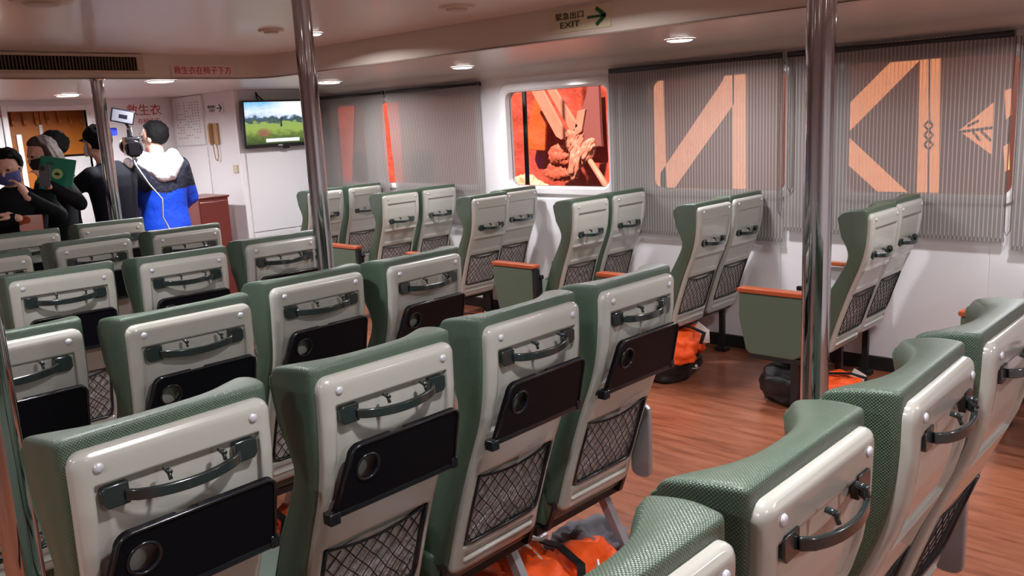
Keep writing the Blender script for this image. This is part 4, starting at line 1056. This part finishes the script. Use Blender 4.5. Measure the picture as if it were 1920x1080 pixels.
# man in the white, navy and blue jacket (seen from behind)
def jf(c):
    if c.z < .93: return 2
    edge = 1.235+.30*abs(c.x)-(.22*max(0, c.x-.1))
    return 1 if c.z > edge else 0
t, HM, arms = person('person seen from behind in a blue and navy jacket with white hood', 3.16, 6.98, -12, 1.80, [(-.14, .30, 1.05), (.16, .28, 1.03)], [(-.7, -.8, -.6), (.9, -.6, -.5)],
    puff=.022, topfn=jf, topmats=['cloth_blue', 'cloth_navy', 'cloth_white'], hem=.93, headyaw=42)
bm = bmesh.new(); S = 1.8/1.75
for k in range(13):
    a = R(200+140*k/12-0); 
P = [(.13*math.cos(R(a)), .03-.135*abs(math.sin(R(a))), 1.50*S-.065*abs(math.sin(R(a)))**2) for a in range(-14, 195, 13)]
tube(bm, P, [.03]+[.046+.026*math.sin(PI*k/(len(P)-1)) for k in range(1, len(P)-1)]+[.03], 12)
tube(bm, [(-.155, -.06, 1.47*S), (-.02, -.15, 1.35*S)], [.05, .05], 10); tube(bm, [(.155, -.06, 1.47*S), (.04, -.155, 1.33*S)], [.05, .05], 10)
ball(bm, (.01, -.15, 1.38*S), (.105, .05, .09), 16, 10)
for v in bm.verts: v.co += v.co.normalized()*.015*noise(v.co*14)
remesh(bm, .011, 'hood', ['cloth_white'], t, smooth_it=2)
# camera operator
t, HM, arms = person('person in black shirt seen from behind, holding up a video camera', 2.64, 6.66, 12, 1.78, [(-.10, .36, 1.38), (.24, .28, 1.46)], [(-1, 0, -.8), (1, -.1, -.8)],
    top='cloth_darkblue', mask='mask_white', headoff=(-.07, 0), headyaw=10)
bm = bmesh.new(); ball(bm, (-.07, -.005, 1.72), (.092, .108, .075), 20, 12); tube(bm, [(-.07, .09, 1.70), (-.08, .15, 1.69)], [.06, .045], 12, flat=.2)
obj('cap', bm, 'cloth_black', t)
cmp_ = thing('video_camera', 'black shoulder video camera with side monitor held up by the operator', 'video camera', (2.86, 6.74, 0), R(-18))
bm = bmesh.new(); prism(bm, rrect(-.15, 1.56, .13, 1.70, .02, 3), (-.05, 0, 0), (0, 1, 0), (0, 0, 1), (1, 0, 0), .10); box(bm, (-.04, -.2, 1.56), (.04, -.14, 1.66)); obj('body', bm, 'black_plastic', cmp_, smooth=False, bevel=.006)
bm = bmesh.new(); tube(bm, [(0, .13, 1.63), (0, .18, 1.63), (0, .181, 1.63), (0, .30, 1.63)], [.045, .045, .06, .066], 20); obj('lens', bm, 'black_metal', cmp_)
bm = bmesh.new(); rectbar(bm, [(0, -.12, 1.70), (0, -.10, 1.76), (0, .08, 1.77), (0, .12, 1.70)], .025, .02, Vector((1, 0, 0))); obj('top_handle', bm, 'black_plastic', cmp_, smooth=False, bevel=.004)
bm = bmesh.new()
for a in range(0, 360, 45): tube(bm, [(.0, -.16, 1.61), (.055*math.cos(R(a)), -.18, 1.61+.055*math.sin(R(a)))], .010, 6)
tube(bm, [(.055*math.cos(R(a)), -.18, 1.61+.055*math.sin(R(a))) for a in range(0, 361, 30)], .012, 8, cap=False); obj('eyecup', bm, 'black_plastic', cmp_)
bm = bmesh.new(); tube(bm, [(.0, -.02, 1.77), (-.02, -.05, 1.80), (-.03, -.08, 1.83)], .010, 8); obj('monitor_arm', bm, 'black_metal', cmp_)
bm = bmesh.new(); box(bm, (-.095, -.10, 1.80), (.070, -.08, 1.905)); mo = obj('monitor', bm, 'black_plastic', cmp_, smooth=False, bevel=.004); mo.rotation_euler.y = 0
for o_ in (mo,):
    o_.matrix_basis = Matrix.Translation((-.03, 0, 0)) @ Matrix.Translation((0, 0, 1.85)) @ Matrix.Rotation(R(14), 4, 'Y') @ Matrix.Translation((0, 0, -1.85))
bm = bmesh.new(); box(bm, (-.085, -.1015, 1.81), (.060, -.1, 1.895)); obj('monitor_screen', bm, 'screen_dim', mo, smooth=False)
bm = bmesh.new(); box(bm, (-.04, -.102, 1.835), (.02, -.1012, 1.865)); obj('monitor_picture', bm, 'black_plastic', mo, smooth=False)
bm = bmesh.new(); prism(bm, rrect(-.04, -.03, .04, .03, .012, 3), (-.13, -.06, 1.745), (1, 0, 0), (0, 0, 1), (0, 1, 0), .025); obj('blue_clip', bm, 'blue_plastic', cmp_, smooth=False)
bm = bmesh.new(); ball(bm, (-.05, -.12, 1.50), (.035, .03, .045), 12, 8); obj('microphone_cover', bm, 'cloth_white', cmp_)
A = cmp_.location
bm = bmesh.new(); P = [(-.02, -.15, 1.56), (.0, -.22, 1.48), (.07, -.22, 1.34), (.15, -.22, 1.22), (.14, -.20, 1.08), (.20, -.20, .92), (.24, -.20, .75)]; tube(bm, P, .006, 6); obj('white_cable', bm, 'cable_white', cmp_)
# woman with green folder
t, HM, arms = person('person with grey-brown long hair and black mask, in black, holding green folder', 2.21, 6.62, 95, 1.72, [W2L(2.21, 6.62, 95, on_y(90, 345, 6.17)), W2L(2.21, 6.62, 95, on_y(112, 352, 6.30))], [(-1, -.2, -.7), (1, -.2, -.6)],
    hair='hair_brown', longhair=True, mask='mask_black', headpitch=-14, handdirs=[Matrix.Rotation(R(-95), 3, 'Z') @ (-rt*.6+up*.8), Matrix.Rotation(R(-95), 3, 'Z') @ (-rt*.2+up*.9)])
ft = thing('folder', 'green folder with round pale emblem held up by a masked person', 'folder', on_y(106, 322, 6.22), R(-40)); ft.rotation_euler = (R(-14), R(11), R(-42))
bm = bmesh.new(); box(bm, (-.115, -.006, -.095), (.115, .006, .095)); obj('cover', bm, 'folder_green', ft, smooth=False, bevel=.003)
bm = bmesh.new(); prism(bm, [(-.105, -.16), (.03, -.20), (-.02, -.09), (-.10, -.08)], (0, .008, 0), (1, 0, 0), (0, 0, 1), (0, 1, 0), .004); obj('back_cover', bm, 'folder_green', ft, smooth=False)
bm = bmesh.new(); bmesh.ops.create_cone(bm, cap_ends=True, segments=24, radius1=.035, radius2=.035, depth=.002, matrix=Matrix.Translation((.01, -.0075, -.015)) @ Matrix.Rotation(PI/2, 4, 'X')); obj('emblem', bm, 'folder_mark', ft, smooth=False)
bm = bmesh.new(); prism(bm, [(-.02, 0), (.0, .012), (.02, 0), (.012, -.01), (-.012, -.01)], (.01, -.009, -.015), (1, 0, 0), (0, 0, 1), (0, -1, 0), .001); obj('emblem_figure', bm, 'sign_dark', ft, smooth=False)
bm = bmesh.new(); box(bm, (-.07, -.0075, .045), (-.02, -.006, .053)); obj('printed_line', bm, 'sign_dark', ft, smooth=False)
bm = bmesh.new(); box(bm, (-.07, -.0075, .03), (-.035, -.006, .037)); obj('printed_line', bm, 'sign_dark', ft, smooth=False)
pt = thing('mobile_phone', 'grey mobile phone held in front of the green folder', 'phone', on_y(84, 330, 6.14), 0); pt.rotation_euler = (0, R(8), R(-45))
bm = bmesh.new(); prism(bm, rrect(-.035, -.072, .035, .072, .01, 3), (0, .004, 0), (1, 0, 0), (0, 0, 1), (0, -1, 0), .008); obj('case', bm, 'phone_grey', pt, smooth=False)
bm = bmesh.new(); prism(bm, rrect(-.028, .035, .0, .064, .006, 3), (0, -.004, 0), (1, 0, 0), (0, 0, 1), (0, -1, 0), .002); obj('lens_window', bm, 'black_plastic', pt, smooth=False)
# person behind her
person('person with dark hair mostly hidden behind the one holding a green folder', 2.52, 7.40, 70, 1.76, [(-.22, .06, .86), (.22, .06, .86)], [(-1, -.4, 0), (1, -.4, 0)])
# person at the left edge
t, HM, arms = person('person in black with dark blue mask raising one hand, at the left edge', 1.86, 6.27, 165, 1.65, [W2L(1.86, 6.27, 165, on_y(50, 366, 5.98)), W2L(1.86, 6.27, 165, on_y(30, 408, 5.98))], [(-.9, 0, -.8), (1, 0, -.5)],
    mask='mask_blue', headpitch=-16, headyaw=-25, handdirs=[Matrix.Rotation(R(-165), 3, 'Z') @ (-rt*.55+up*.8), Matrix.Rotation(R(-165), 3, 'Z') @ (-rt*.8+up*.2)])
bm = bmesh.new(); prism(bm, rrect(-.07, -.05, .07, .05, .006, 2), (0, 0, 0), (1, 0, 0), (0, 0, 1), (0, 1, 0), .012); rb_ = tag(obj('red_booklet', bm, 'wood_red', None, smooth=False), 'red-brown booklet held low by the person at the left edge', 'booklet'); rb_.location = on_y(58, 418, 5.97); rb_.rotation_euler = (R(-10), 0, R(-40))
